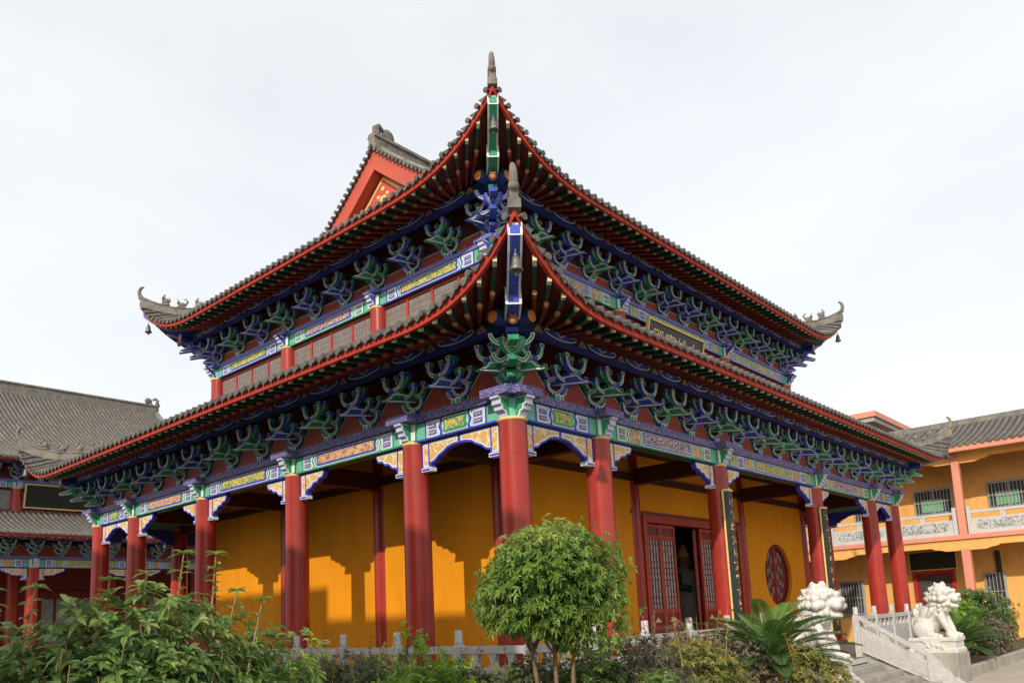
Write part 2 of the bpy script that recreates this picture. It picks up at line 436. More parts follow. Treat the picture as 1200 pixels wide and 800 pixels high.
# ------------------------------------------------------------------ bracket sets (dougong)
def arc_arm(w, h, th=.055, n=7):
    """slender upturned arm profile, like a shallow U: u across, v up"""
    lo, hi = [], []
    for i in range(-n, n + 1):
        t = i / n; lo.append((w * math.sin(t * math.pi / 2) if abs(t) < .99 else w * t, h * (1 - math.cos(t * math.pi / 2)) ** 1.15))
    wi = w - th * .95
    for i in range(n, -n - 1, -1):
        t = i / n; hi.append((wi * math.sin(t * math.pi / 2), th + (h - th) * (1 - math.cos(t * math.pi / 2)) ** 1.2))
    return lo + hi
def bracket(mb, c1, c2, T=None, nose=True, deep=1.0):
    """local frame: t across, o outwards, z up (0 at bracket foot)"""
    T = T or (lambda t, o, z: (t, -o, z))
    W = M['white']
    def tp(o):    return lambda u, v, d: T(u, o + d, v)       # profile in the plane across
    def op(t):    return lambda u, v, d: T(t + d, u, v)       # profile in the outward plane
    mb.prism([(-.06, 0), (.06, 0), (.095, .05), (.095, .11), (-.095, .11), (-.095, .05)], tp(0), -.08, .08, c2, W, .016)
    mb.box(-.010, .010, .078, .086, 0.0, .11, W, T)
    def arm(w, h, z, o, d=0.035):
        mb.prism([(u, v + z) for u, v in arc_arm(w, h)], tp(o), -d, d, c1, W, 0.019)
        for q in (-w + .03, w - .03):
            mb.prism([(q - .03, z + h), (q + .03, z + h), (q + .045, z + h + .025), (q + .045, z + h + .06), (q - .045, z + h + .06), (q - .045, z + h + .025)], tp(o), -.045, .045, c2, W, 0.014)
    arm(.225, .13, .10, .01)
    mb.prism([(u, v + .10) for u, v in arc_arm(.20, .13)], op(0), -.035, .035, c1, W, 0.019)
    # sloping beak: flat underside drawn out to a pointed tip
    mb.prism([(-.05, .255), (.10, .232), (.40, .190), (.62, .160), (.64, .175), (.56, .205), (.49, .25), (.44, .315), (.30, .33), (-.05, .36)], op(0), -.045, .045, c1, W, 0.022)
    arm(.31, .18, .27, .03)
    arm(.26, .16, .245, .19)
    arm(.235, .20, .345, .37)
    mb.prism([(u * 1.0 + .02, v + .36) for u, v in arc_arm(.30, .20)], op(0), -.03, .03, c1, W, 0.019)
    mb.prism([(.34, .325), (.42, .325), (.45, .35), (.45, .385), (.31, .385), (.31, .35)], op(0), -.055, .055, c2, W, .016)
    mb.box(-.03, .03, .0, .36, .36, .44, c1, T)
    for t in (-.19, .19):
        mb.prism([(u + .06, v + .245) for u, v in arc_arm(.17, .15)], op(t), -.028, .028, c1, W, .017)
        mb.prism([(.17, .40), (.23, .40), (.25, .425), (.25, .46), (.15, .46), (.15, .425)], op(t), -.04, .04, c2, W, .013)
    arm(.15, .12, .475, .20)
def bracket_mesh(c1, c2, name):
    mb = MB(); bracket(mb, c1, c2)
    return mb.mesh(name)
def corner_bracket_mesh(c1, c2, name):
    """corner cluster at the local origin: faces -X and -Y, diagonal beaks"""
    mb = MB(); W = M['white']
    for T in ((lambda t, o, z: (t, -o, z)), (lambda t, o, z: (-o, t, z))):
        bracket(mb, c1, c2, T)
        for q, z, h, w in ((-.22, .27, .17, .17), (-.42, .335, .19, .16)):
            pr = [(u, v + z) for u, v in arc_arm(w, h)]
            mb.prism([(u + q, v) for u, v in pr], (lambda u, v, d, T=T: T(u, .37 + d, v)), -.035, .035, c1, W)
    r2 = math.sqrt(.5)
    def D(t, o, z): return (-(o * r2) - t * r2, -(o * r2) + t * r2, z)
    def op(u, v, d): return D(d, u, v)
    for k, (o1, z0, z1) in enumerate(((.34, .10, .25), (.60, .25, .40), (.82, .42, .56))):
        e = o1 + (.04, .12, .16)[k]; mb.prism([(0, z0), (o1 - .1, z0), (e, z0 - (.0, .03, .035)[k]), (e + .015, z0 + .02), (o1 - .02, z0 + .085), (o1 - .08, z1 - .02), (o1 - .12, z1), (0, z1)], op, -.062, .062, c1, W, 0.02)
        mb.prism([(o1 - .18, z1 + .0), (o1 - .06, z1 + .0), (o1 - .03, z1 + .05), (o1 - .21, z1 + .05)], op, -.075, .075, c2, W, 0.014)
    for o, z, h, w in ((.36, .25, .17, .26), (.60, .40, .19, .30)):
        pr = [(u, v + z) for u, v in arc_arm(w, h)]
        mb.prism(pr, (lambda u, v, d, o=o: D(u, o + d, v)), -.035, .035, c1, W)
    # small guardian head between the purlin ends
    for c, r in (((-.66, -.66, .66), .07), ((-.70, -.70, .61), .045), ((-.72, -.68, .69), .022), ((-.68, -.72, .69), .022)):
        mb.ball(c, r, M['tipo'], 8, 6)
    return mb.mesh(name)

# ------------------------------------------------------------------ painted beam
def zig(mb, fc, s0, z0, z1, wid, d, m, sg, amp=0.022):
    n = 6; L = []; Rr = []
    for i in range(n + 1):
        z = z0 + (z1 - z0) * i / n
        o = sg * amp * (1 if i in (1, 5) else (-1 if i == 3 else 0))
        L.append(fc.P(s0 + o, d, z)); Rr.append(fc.P(s0 + o + wid, d, z))
    mb.add(L + Rr, [(i, i + 1, n + 2 + i, n + 1 + i) for i in range(n)], m)
def quad(mb, fc, a, b, z0, z1, d, m): mb.poly([fc.P(a, d, z0), fc.P(b, d, z0), fc.P(b, d, z1), fc.P(a, d, z1)], m)
def painted_beam(mb, fc, a, b, z0, z1, style, od=0.11):
    """architrave between two columns with its painted bands"""
    W = M['white']; c0, c1, cen = (M['green'], M['cobalt'], M['gg']) if style == 0 else (M['cobalt'], M['green'], M['gb'])
    if style == 2: cen = M['gr']; c0, c1 = M['cobalt'], M['green']
    if style == 3: cen = M['gg']; c0, c1 = M['cobalt'], M['cobalt']
    mb.box(a, b, -od, od, z0, z1, M['dgreen'], fc.P)
    H = z1 - z0; m = 0.5 * (a + b); ln = b - a
    e = [od + .0035 * k for k in range(1, 6)]
    quad(mb, fc, a, b, z0 + .004, z1 - .004, e[0], M['teal'])
    quad(mb, fc, a, b, z0 + .004, z0 + .03, e[1], c1)
    for sg, s0 in ((1, a), (-1, b)):
        def X(v): return s0 + sg * v
        def q(u0, u1, za, zb, k, mm): quad(mb, fc, min(X(u0), X(u1)), max(X(u0), X(u1)), za, zb, e[k], mm)
        p = 0.20
        q(p, p + .03, z0 + .03, z1 - .004, 2, c1); q(p + .03, p + .045, z0 + .03, z1 - .004, 2, W)
        p += .05
        if ln > 4.3:
            q(p, p + .26, z0 + .04, z1 - .02, 1, M['gy']); p += .26; q(p, p + .02, z0 + .03, z1, 2, W); q(p + .02, p + .045, z0 + .03, z1, 2, M['cobalt']); p += .05
        wbox = 0.22
        q(p, p + wbox, z0 + .03, z1 - .01, 1, W); q(p + .015, p + wbox - .012, z0 + .045, z1 - .025, 2, M['lilac'])
        for k in range(2):
            za = z0 + .06 + k * (H - .09) / 2; zb = za + (H - .09) / 2 - .03
            q(p + .03, p + wbox - .03, za, zb, 3, M['cobalt'] if style != 1 else M['green']); q(p + .045, p + wbox - .045, za + .018, zb - .018, 4, M['gy'])
        p += wbox
        if ln > 2.2:
            seq = [(W, .028), (c1, .04), (W, .022), (M['teal'], .03)]
        else:
            seq = [(W, .028), (c1, .05)]
        for mm, w in seq:
            zig(mb, fc, X(p) if sg > 0 else X(p + w), z0 + .03, z1 - .006, w, e[2], mm, sg); p += w
        if ln > 3.4:
            q(p + .01, p + .26, z0 + .04, z1 - .02, 1, M['gr'] if style else M['gy']); p += .27
            for mm, w in ((W, .022), (M['green'], .035), (W, .02)):
                zig(mb, fc, X(p) if sg > 0 else X(p + w), z0 + .03, z1 - .006, w, e[2], mm, sg); p += w
        pin = p
    ca, cb = a + pin, b - pin
    def plate(g, mm, k):
        h = .022
        pts = [(ca + g + h, z0 + .03 + g * .7), (cb - g - h, z0 + .03 + g * .7), (cb - g, z0 + .03 + H * .25), (cb - g - h, (z0 + z1) / 2), (cb - g, z1 - H * .25), (cb - g - h, z1 - .008 - g * .7), (ca + g + h, z1 - .008 - g * .7), (ca + g, z1 - H * .25), (ca + g + h, (z0 + z1) / 2), (ca + g, z0 + .03 + H * .25)]
        mb.poly([fc.P(u, e[k], v) for u, v in pts], mm)
    plate(0.0, W, 1); plate(0.018, c0, 2)
    plate(0.05, W, 3) if ln > 3.4 else None
    plate(0.062, cen, 4)
def spandrel(mb, fc, s0, sg, ln, zt, hh, arch=False):
    """carved bracket under the beam beside a column, growing from s0 in direction sg"""
    if arch:
        pr = [(0, 0), (ln, 0), (ln, -.13), (ln - .12, -.135), (ln - .24, -.16), (ln - .30, -.20), (ln - .42, -.25), (ln - .5, -.31), (.19, -.33), (.19, -.40), (.0, -.40)]
    else:
        pr = [(0, 0), (ln, 0), (ln + .02, -.05), (ln - .03, -.14), (ln - .13, -.15), (ln - .18, -.20), (ln - .28, -.21), (ln - .36, -.28), (.2, -.30), (.18, -.36), (.19, -.40), (0, -.40)]
    pts = [(s0 + sg * u, zt + v) for u, v in pr]
    mb.prism(pts, fc.sz, -.045, .045, M['cobalt'], None, side=M['cobalt'])
    c2 = [(s0 + sg * u, zt + v) for u, v in pr]
    i1 = inset(c2, 0.035); i2 = inset(c2, 0.048)
    mb.poly([fc.P(u, .049, v) for u, v in inset(c2, 0.028)], M['white'])
    mb.poly([fc.P(u, .0525, v) for u, v in i2], M['carve'])
    s = (s0 + sg * .145, s0 + sg * .17)
    quad(mb, fc, min(s), max(s), zt - .36, zt - .03, .056, M['cobalt'])
    s = (s0 + sg * .0, s0 + sg * .2)
    mb.box(min(s), max(s), -.05, .062, zt - .44, zt - .385, M['white'], fc.P)
    mb.box(min(s) + .015, max(s) - .015, -.05, .066, zt - .43, zt - .40, M['cobalt'], fc.P)
def column_mesh(r0, r1, z0, z1, name='column'):
    mb = MB(); H = z1 - z0
    prof = [(r0 * 1.0, 0), (r0, H * .3), (r0 * .985, H * .6), (r1, H - .0)]
    mb.lathe(prof, (0, 0, 0), 28, M['red'])
    return mb.mesh(name)
def capital_mesh(h, col, earm):
    """block over the column with the beam noses stepping out on the far side"""
    mb = MB(); W = M['white']
    mb.lathe([(.19, 0), (.20, .012), (.20, .03), (.19, .04)], (0, 0, 0), 24, M['plaque_gold'])
    mb.box(-.155, .155, -.155, .155, .04, h, col)
    mb.box(-.17, -.09, -.158, -.15, .05, h - .01, W); mb.box(.09, .17, -.158, -.15, .05, h - .01, W)
    # stepped beam nose on the outward side
    pr = [(.15, .02), (.22, .06), (.22, .10), (.27, .12), (.27, .17), (.31, .19), (.31, .25), (.35, .27), (.35, h), (.1, h), (.1, .02)]
    mb.prism(pr, lambda u, v, d: (d, -u, v), -.07, .07, earm, W, .018, side=M['lilac'])
    return mb.mesh('capital')
def corner_capital_mesh(h, col, earm):
    mb = MB(); W = M['white']
    mb.lathe([(.195, 0), (.205, .012), (.205, .03), (.195, .04)], (0, 0, 0), 24, M['plaque_gold'])
    mb.cyl((0, 0, .04), (0, 0, h), .15, .17, 16, col)
    pr = [(.1, .02), (.19, .04), (.21, .10), (.27, .12), (.27, .17), (.31, .19), (.31, .25), (.35, .27), (.35, h), (.1, h)]
    for f in ((lambda u, v, d: (d, -u, v)), (lambda u, v, d: (-u, d, v))):
        mb.prism(pr, f, -.075, .075, earm, W, .018, side=M['lilac'])
    return mb.mesh('capital')
def frieze(mb, fc, L, marks, zp, top, tr=0.0, hb=0.41):
    """dark board behind the brackets with red bell panels between bracket feet"""
    mb.box(-.05, L + .05, -.06, -.02, zp, top, M['fbelldark'], fc.P)
    for a, b in zip(marks, marks[1:]):
        m = (a + b) / 2; g = (b - a) / 2
        w = g - .13; t = max(.04, g - .43) + tr
        pts = [(m - w, zp), (m + w, zp), (m + w - .03, zp + hb * .3), (m + (w + t) / 2 + .0, zp + hb * .62), (m + t + .03, zp + hb * .9), (m + t - .02, zp + hb), (m - t + .02, zp + hb), (m - t - .03, zp + hb * .9), (m - (w + t) / 2, zp + hb * .62), (m - w + .03, zp + hb * .3)]
        out = inset(pts, -0.035); 
        mb.poly([fc.P(u, -.012, v) for u, v in inset(pts, -.05)], M['dgreen'])
        mb.poly([fc.P(u, -.008, v) for u, v in inset(pts, -.016)], M['white'])
        mb.poly([fc.P(u, -.004, v) for u, v in pts], M['bellred'])
def purlin(mb, fc, L, ext, z0, z1, o, marks):
    mb.box(-ext, L + ext, o - .07, o + .07, z0, z1, M['navy'], fc.P)
    zc = (z0 + z1) / 2; d = o + .07; H = z1 - z0
    quad(mb, fc, -ext, L + ext, zc - .01, z1, d + .003, M['dgreen'])
    def strip(pts, w=.009, k=.008):
        T_, B_ = [fc.P(u, d + k, v + w) for u, v in pts], [fc.P(u, d + k, v - w) for u, v in pts]; n = len(pts) - 1
        mb.add(T_ + B_, [(i, i + 1, n + 2 + i, n + 1 + i) for i in range(n)], M['white'])
    for m in marks:
        mb.poly([fc.P(m - .10, d + .009, z0 + .03), fc.P(m + .10, d + .009, z0 + .03), fc.P(m + .035, d + .009, z1 - .03), fc.P(m, d + .009, z1 - .005), fc.P(m - .035, d + .009, z1 - .03)], M['rose'])
        mb.poly([fc.P(m - .03, d + .012, z0 + .05), fc.P(m + .03, d + .012, z0 + .05), fc.P(m, d + .012, zc + .01)], M['blue'])
    for a, b in zip(marks, marks[1:]):
        w = (b - a) - .26; m = (a + b) / 2; n = 16
        mb.poly([fc.P(m + (t / 10 - .5) * w * .8, d + .006, zc + H * (.30 - .62 * math.sin(math.pi * t / 10) ** .6)) for t in range(11)], M['blue'])
        strip([(m + (t / n - .5) * w, zc + H * (.18 - .50 * math.sin(math.pi * t / n) ** .55)) for t in range(n + 1)])
        for sg in (-1, 1):
            strip([(m + sg * w * .5, zc + H * .18), (m + sg * w * .42, zc + H * .36), (m + sg * w * .33, zc + H * .30), (m + sg * w * .33, zc + H * .08)], .008)
            strip([(m, zc - H * .05), (m + sg * w * .08, zc + H * .14), (m + sg * w * .15, zc + H * .36)], .009)
def ridge_hip(mb, fc, L, ev, o0, o1, w=0.12, h=0.20, far=False):
    """raised hip ridge from the eave corner inwards"""
    n = 14; rows = []; wd = Vector((1, 1, 0)).normalized()
    sgn = fc.s * (1 if not far else -1)
    dg = (sgn * -1 + fc.n).normalized(); sd = Vector((-dg.y, dg.x, 0)) * w / 2
    pts = []
    for i in range(n + 1):
        o = o0 + (o1 - o0) * i / n; a = -o if not far else L + o
        z = ev.z(a, o, L) - .02
        p = fc.P(a, o, z); pts.append(p)
        up = h + .10 * max(0, 1 - i / 4.0) ** 2
        rows.append([p - sd * 1.25, p - sd * 1.25 + Vector((0, 0, up * .35)), p - sd * .8 + Vector((0, 0, up * .42)), p - sd * .8 + Vector((0, 0, up * .8)), p - sd * 1.1 + Vector((0, 0, up * .86)), p - sd * .7 + Vector((0, 0, up)),
                     p + sd * .7 + Vector((0, 0, up)), p + sd * 1.1 + Vector((0, 0, up * .86)), p + sd * .8 + Vector((0, 0, up * .8)), p + sd * .8 + Vector((0, 0, up * .42)), p + sd * 1.25 + Vector((0, 0, up * .35)), p + sd * 1.25])
    m = 12
    mb.add([v for r in rows for v in r], [(i * m + j, i * m + (j + 1) % m, (i + 1) * m + (j + 1) % m, (i + 1) * m + j) for i in range(n) for j in range(m)], M['ridge'])
    mb.poly(rows[0], M['ridge']); mb.poly(rows[-1], M['ridge'])
    # upturned end ornament
    p = pts[0] + Vector((0, 0, h + .06)); cu = []
    for (f, u) in ((-.12, -.10), (-.02, -.03), (.03, .06), (.045, .15), (.02, .225), (-.03, .27), (-.07, .265)):
        cu.append(p + dg * f + Vector((0, 0, u)))
    mb.tube(cu, [.055, .058, .052, .046, .038, .03, .018], 8, M['ridge'])
    mb.ball(p + dg * .0 + Vector((0, 0, .0)), (.066, .066, .07), M['ridge'], 8, 6)
    return pts, dg, h
def figure_mesh(kind):
    mb = MB(); m = M['ridge']
    mb.box(-.075, .075, -.05, .05, 0, .03, m)
    if kind % 2 == 0:
        mb.ball((-.02, 0, .085), (.06, .042, .065), m, 8, 6); mb.ball((.03, 0, .15), (.036, .034, .042), m, 8, 6)
        mb.cyl((.03, 0, .17), (.0, 0, .225), .02, .008, 6, m); mb.cyl((.045, 0, .03), (.04, 0, .11), .016, .018, 6, m)
        mb.tube([(-.06, 0, .05), (-.095, 0, .10), (-.07, 0, .16)], [.018, .014, .006], 6, m)
    else:
        mb.ball((-.01, 0, .07), (.075, .04, .05), m, 8, 6); mb.ball((.06, 0, .12), (.034, .03, .034), m, 8, 6)
        mb.tube([(-.07, 0, .07), (-.11, 0, .13), (-.07, 0, .19), (-.04, 0, .17)], [.022, .02, .014, .006], 6, m)
        mb.cyl((.05, 0, .14), (.09, 0, .20), .014, .006, 6, m); mb.cyl((.06, 0, .03), (.05, 0, .09), .016, .018, 6, m)
    return mb.mesh('roof_figure')
def corner_beam(mb, ev, L, fc, col, far=False):
    """painted beam under the hip, two lengths"""
    n = 8
    dgs = (fc.s * (-1 if not far else 1) + fc.n).normalized(); sd = Vector((-dgs.y, dgs.x, 0))
    for (o0, o1, w, h, drop, zoff) in ((ev.E - .05, .35, .085, .15, .02, 0), (.86, .0, .10, .21, .07, 0)):
        rows = []
        for i in range(n + 1):
            o = o0 + (o1 - o0) * i / n; a = -o if not far else L + o
            p = fc.P(a, o, soffit_z(ev, a, o, L) - drop)
            rows.append([p - sd * w, p - sd * w - Vector((0, 0, h)), p - sd * (w - .026) - Vector((0, 0, h + .004)), p + sd * (w - .026) - Vector((0, 0, h + .004)), p + sd * w - Vector((0, 0, h)), p + sd * w])
        vs = [v for r in rows for v in r]
        for j, mm in ((0, col), (1, M['white']), (2, col), (3, M['white']), (4, col), (5, col)):
            mb.add(vs, [(i * 6 + j, i * 6 + (j + 1) % 6, (i + 1) * 6 + (j + 1) % 6, (i + 1) * 6 + j) for i in range(n)], mm)
        mb.poly(rows[0], M['white']); q = [r for r in rows[0]]
        c = sum((Vector(v) for v in q), Vector()) / 6
        mb.poly([c + (Vector(v) - c) * .68 + dgs * .004 for v in q], col)
        for i in (3, 5):
            r = rows[i]; r2 = [Vector(v) * 1 for v in r]
            mb.add([r[1] - Vector((0, 0, .006)), r[4] - Vector((0, 0, .006)), r[4] - Vector((0, 0, .006)) - dgs * .03, r[1] - Vector((0, 0, .006)) - dgs * .03], [(0, 1, 2, 3)], M['white'])
def bell(loc, label):
    mb = MB()
    mb.lathe([(.022, 0), (.040, -.013), (.050, -.06), (.058, -.12), (.085, -.172), (.080, -.178)], (0, 0, 0), 14, M['bronze'])
    mb.lathe([(.008, .09), (.008, 0)], (0, 0, 0), 6, M['bronze'])
    mb.lathe([(.028, .0), (.028, -.02)], (0, 0, .02), 8, M['bronze'])
    t = put(mb.mesh('wind_bell'), 'wind_bell', None, loc=loc, label=label, cat='bell', group='wind bells under the roof corners')
    c = MB(); c.cyl((0, 0, -.14), (0, 0, -.20), .006, .006, 6, M['bronze']); c.box(-.025, .025, -.004, .004, -.235, -.195, M['bronze'])
    put(c.mesh('clapper'), 'clapper', t, loc=(0, 0, 0))
    return t

# ================================================================== THE TEMPLE
temple = thing('temple_hall', 'two-tiered red and ochre temple hall with upswept grey tile eaves and painted brackets', 'temple', (LR / 2, LL / 2, TF))
# columns ------------------------------------------------------------
colm = column_mesh(.205, .19, TF, ZC); icolm = column_mesh(.205, .185, TF, UZC)
plm = MB(); plm.lathe([(.30, 0), (.33, .03), (.33, .09), (.27, .13), (.21, .15)], (0, 0, 0), 24, M['red']); plm = plm.mesh('plinth')
capG = capital_mesh(ZP - .12 - ZC, M['teal'], M['green']); capC = corner_capital_mesh(ZP - .12 - ZC, M['teal'], M['green'])
capB = capital_mesh(UZP - .10 - UZC, M['teal'], M['blue']); capBC = corner_capital_mesh(UZP - .10 - UZC, M['teal'], M['blue'])
def column(x, y, mesh, zt, cap=None, rot=0):
    c = put(mesh, 'column', temple, loc=(x, y, TF))
    put(plm, 'plinth', c, loc=(0, 0, 0))
    if cap: put(cap, 'capital', c, loc=(0, 0, zt - TF), rotz=rot)
    return c
column(0, 0, colm, ZC, capC)
for i in range(1, 5):
    column(RX[i], 0, colm, ZC, capG, fR.rot); column(0, LY[i], colm, ZC, capG, fL.rot)
    column(RX[i], LL, colm, ZC, capG, fB.rot); column(LR, LY[i], colm, ZC, capG, fX.rot)
column(LR, 0, colm, ZC, capC, math.pi / 2); column(0, LL, colm, ZC, capC, -math.pi / 2); column(LR, LL, colm, ZC, capC, math.pi)
for i in range(1, 5):
    r = 0
    for y, f in ((LY[1], uR), (LY[4], uB)):
        cr = i in (1, 4)
        rot = {(1, 0): 0, (4, 0): math.pi / 2, (1, 1): -math.pi / 2, (4, 1): math.pi}.get((i, 0 if f is uR else 1))
        column(RX[i], y, icolm, UZC, capBC if cr else capB, rot if cr else f.rot)
    if i in (2, 3):
        column(RX[1], LY[i], icolm, UZC, capB, uL.rot); column(RX[4], LY[i], icolm, UZC, capB, uX.rot)
# walls --------------------------------------------------------------
WX0, WX1, WY0, WY1 = A - .13, LR - A + .13, A - .13, LL - A + .13
ZW = 4.75
mb = MB(); mb.box(WX0, WX0 + .2, WY0, WY1, TF, ZW, M['yellow']); mb.build('wall', temple)
mb = MB(); mb.box(WX1 - .2, WX1, WY0, WY1, TF, ZW, M['yellow']); mb.build('wall', temple)
mb = MB(); mb.box(WX0 + .2, WX1 - .2, WY1 - .2, WY1, TF, ZW, M['yellow']); mb.build('wall', temple)
def wall_with_round(x0, x1, cx, cz, r):
    mb = MB(); n = 48
    for yy, flip in ((WY0, 0), (WY0 + .2, 1)):
        outer, inner = [], []
        for i in range(n):
            t = 2 * math.pi * (i + .5) / n; c, s = math.cos(t), math.sin(t)
            k = min((x1 - cx) / c if c > 0 else (x0 - cx) / c, (ZW - cz) / s if s > 0 else (TF - cz) / s)
            outer.append((cx + c * k, yy, cz + s * k)); inner.append((cx + r * c, yy, cz + r * s))
        mb.add(outer + inner, [(i, (i + 1) % n, n + (i + 1) % n, n + i) for i in range(n)], M['yellow'])
        for (px, pz) in ((x0, TF), (x1, TF), (x0, ZW), (x1, ZW)):
            q = sorted(range(n), key=lambda i: (outer[i][0] - px) ** 2 + (outer[i][2] - pz) ** 2)[:2]
            mb.poly([outer[q[0]], outer[q[1]], (px, yy, pz)], M['yellow'])
    ring = [(cx + r * math.cos(2 * math.pi * (i + .5) / n), cz + r * math.sin(2 * math.pi * (i + .5) / n)) for i in range(n)]
    vs = [(u, WY0, v) for u, v in ring] + [(u, WY0 + .2, v) for u, v in ring]
    mb.add(vs, [(i, (i + 1) % n, n + (i + 1) % n, n + i) for i in range(n)], M['yellow'], True)
    w = mb.build('wall', temple)
    # the round lattice window
    mb = MB(); yy = WY0 + .10
    mb.prism([(cx + (u - cx) * .998, cz + (v - cz) * .998) for u, v in ring], lambda u, v, d: (u, yy + d, v), .02, .06, M['redwood'])
    fr = [(cx + (u - cx) * .9, cz + (v - cz) * .9) for u, v in ring]
    a = [(u, yy - .02, v) for u, v in [(cx + (p - cx) * .998, cz + (q - cz) * .998) for p, q in ring]]; b = [(u, yy - .02, v) for u, v in fr]
    mb.add(a + b + [(u, yy + .02, v) for u, v in fr], [(i, (i + 1) % n, n + (i + 1) % n, n + i) for i in range(n)] + [(n + i, n + (i + 1) % n, 2 * n + (i + 1) % n, 2 * n + i) for i in range(n)], M['redwood'])
    win = mb.build('round_window', w)
    mb = MB()
    for sx in (-1, 1):
        for k in range(3):
            u0 = cx + sx * (.10 + k * .13); hh = math.sqrt(max(.01, (r * .86) ** 2 - (abs(u0 - cx) + .1) ** 2))
            nseg = max(2, int(hh * 2 / .17))
            for q in range(nseg):
                za = cz - hh + 2 * hh * q / nseg + .015; zb = za + 2 * hh / nseg - .03
                mb.box(min(u0, u0 + sx * .1), max(u0, u0 + sx * .1), yy + .003, yy + .019, za, zb, M['lattice'] if (q + k) % 2 else M['redwood'])
        mb.box(min(cx, cx + sx * .03), max(cx, cx + sx * .03), yy - .015, yy + .02, cz - r * .88, cz + r * .88, M['red'])
    put(mb.mesh('lattice'), 'lattice', temple)
    return w
wall_with_round(WX0 + .2, RX[2], RX[1] + (RX[2] - RX[1]) / 2, 2.38, .80)
wR3 = wall_with_round(RX[3], WX1 - .2, 12.21, 2.38, .80)
mb = MB(); mb.box(RX[2], RX[3], WY0, WY0 + .2, 3.55, ZW, M['yellow']); mb.build('wall', temple)
mb = MB(); mb.bbox(10.93, 11.07, WY0 - .03, WY0, 1.66, 1.75, M['whitebox'], None, .004); mb.build('switch_box', temple)
# doors --------------------------------------------------------------
mb = MB()
mb.box(RX[2] + .18, RX[2] + .32, WY0 - .04, WY0 + .16, TF, 3.55, M['red']); mb.box(RX[3] - .32, RX[3] - .18, WY0 - .04, WY0 + .16, TF, 3.55, M['red'])
mb.box(RX[2] + .32, RX[3] - .32, WY0 - .03, WY0 + .16, 3.40, 3.55, M['red']); mb.box(RX[2] + .32, RX[3] - .32, WY0 - .05, WY0 + .18, TF, TF + .14, M['redwood'])
mb.box(RX[2] - .2, RX[3] + .2, WY0 - .02, WY0 + .1, 3.55, 3.62, M['redwood'])
dframe = mb.build('door_frame', temple)
def door_leaf(x, y, ang, w=.58):
    h0, h1 = TF + .16, 3.38; mb = MB()
    T = lambda a, o, z: (a, -o, z)
    for u in (0, w - .07): mb.box(u, u + .07, -.03, .03, h0, h1, M['red'], T)
    for z0, z1 in ((h0, h0 + .09), (1.25, 1.33), (1.58, 1.66), (h1 - .3, h1 - .22), (h1 - .06, h1)): mb.box(.07, w - .07, -.028, .028, z0, z1, M['red'], T)
    mb.box(.07, w - .07, -.012, .012, h0 + .09, 1.25, M['redwood'], T); mb.box(.07, w - .07, -.012, .012, 1.33, 1.58, M['redwood'], T); mb.box(.07, w - .07, -.012, .012, h1 - .22, h1 - .06, M['redwood'], T)
    mb.prism([(w / 2 - .13, 1.40), (w / 2 + .13, 1.40), (w / 2 + .05, 1.45), (w / 2, 1.50), (w / 2 - .05, 1.45)], lambda u, v, d: T(u, d, v), .012, .018, M['plaque_gold'])
    mb.prism([(w / 2 - .05, h0 + .15), (w / 2 + .05, h0 + .15), (w / 2 + .04, h0 + .45), (w / 2, h0 + .52), (w / 2 - .04, h0 + .45)], lambda u, v, d: T(u, d, v), .012, .018, M['plaque_gold'])
    me = mb.mesh('door_leaf'); d = put(me, 'door_leaf', temple, loc=(x, y, 0), rotz=ang)
    mb = MB(); z0, z1 = 1.66, h1 - .3
    mb.box(.07, w - .07, -.008, .004, z0, z1, M['frost'], T)
    for k in range(5):
        u = .07 + (w - .14) * k / 4; mb.box(u - .011, u + .011, .004, .02, z0, z1, M['redwood'], T)
    nz = 12
    for k in range(nz + 1):
        z = z0 + (z1 - z0) * k / nz
        if k % 6 in (0, 1, 2, 5): mb.box(.07, w - .07, .005, .022, z - .01, z + .01, M['redwood'], T)
        else:
            c = 1 + 2 * (k % 2); u = .07 + (w - .14) * c / 4; mb.box(u - .06, u + .06, .005, .021, z - .01, z + .01, M['redwood'], T)
    put(mb.mesh('lattice'), 'lattice', d, loc=(0, 0, 0))
    return d
x0 = RX[2] + .33
door_leaf(x0, WY0 + .06, 0); door_leaf(x0 + .585, WY0 + .06, 0)
door_leaf(x0 + 1.19, WY0 + .12, R(84)); door_leaf(x0 + 2.24, WY0 + .16, R(31)); door_leaf(x0 + 2.25, WY0 + .06, 0); door_leaf(x0 + 2.83, WY0 + .06, 0); door_leaf(x0 + 3.41, WY0 + .06, 0)
# dark hall inside: floor is the terrace, plus an inner back wall and ceiling
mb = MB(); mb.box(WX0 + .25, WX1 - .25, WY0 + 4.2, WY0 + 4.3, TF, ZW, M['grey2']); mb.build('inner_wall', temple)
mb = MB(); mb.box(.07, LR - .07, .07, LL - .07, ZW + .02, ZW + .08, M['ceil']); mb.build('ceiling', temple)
# tie beams of the gallery
def tie(x0, y0, x1, y1):
    mb = MB()
    if x0 == x1: mb.box(x0 - .09, x0 + .09, min(y0, y1), max(y0, y1), 4.12, 4.44, M['tie'])
    else: mb.box(min(x0, x1), max(x0, x1), y0 - .09, y0 + .09, 4.12, 4.44, M['tie'])
    mb.build('tie_beam', temple)
for i in range(1, 5):
    tie(RX[i], .2, RX[i], WY0); tie(.2, LY[i], WX0, LY[i]); tie(RX[i], WY1, RX[i], LL - .2); tie(WX1, LY[i], LR - .2, LY[i])
mb = MB()
for x0_, x1_, y0_, y1_ in ((WX0 - .06, WX1 + .06, WY0 - .06, WY0 - .002), (WX0 - .06, WX0 - .002, WY0, WY1), (WX1 + .002, WX1 + .06, WY0, WY1), (WX0 - .06, WX1 + .06, WY1 + .002, WY1 + .06)):
    mb.box(x0_, x1_, y0_, y1_, 4.20, 4.34, M['tie'])
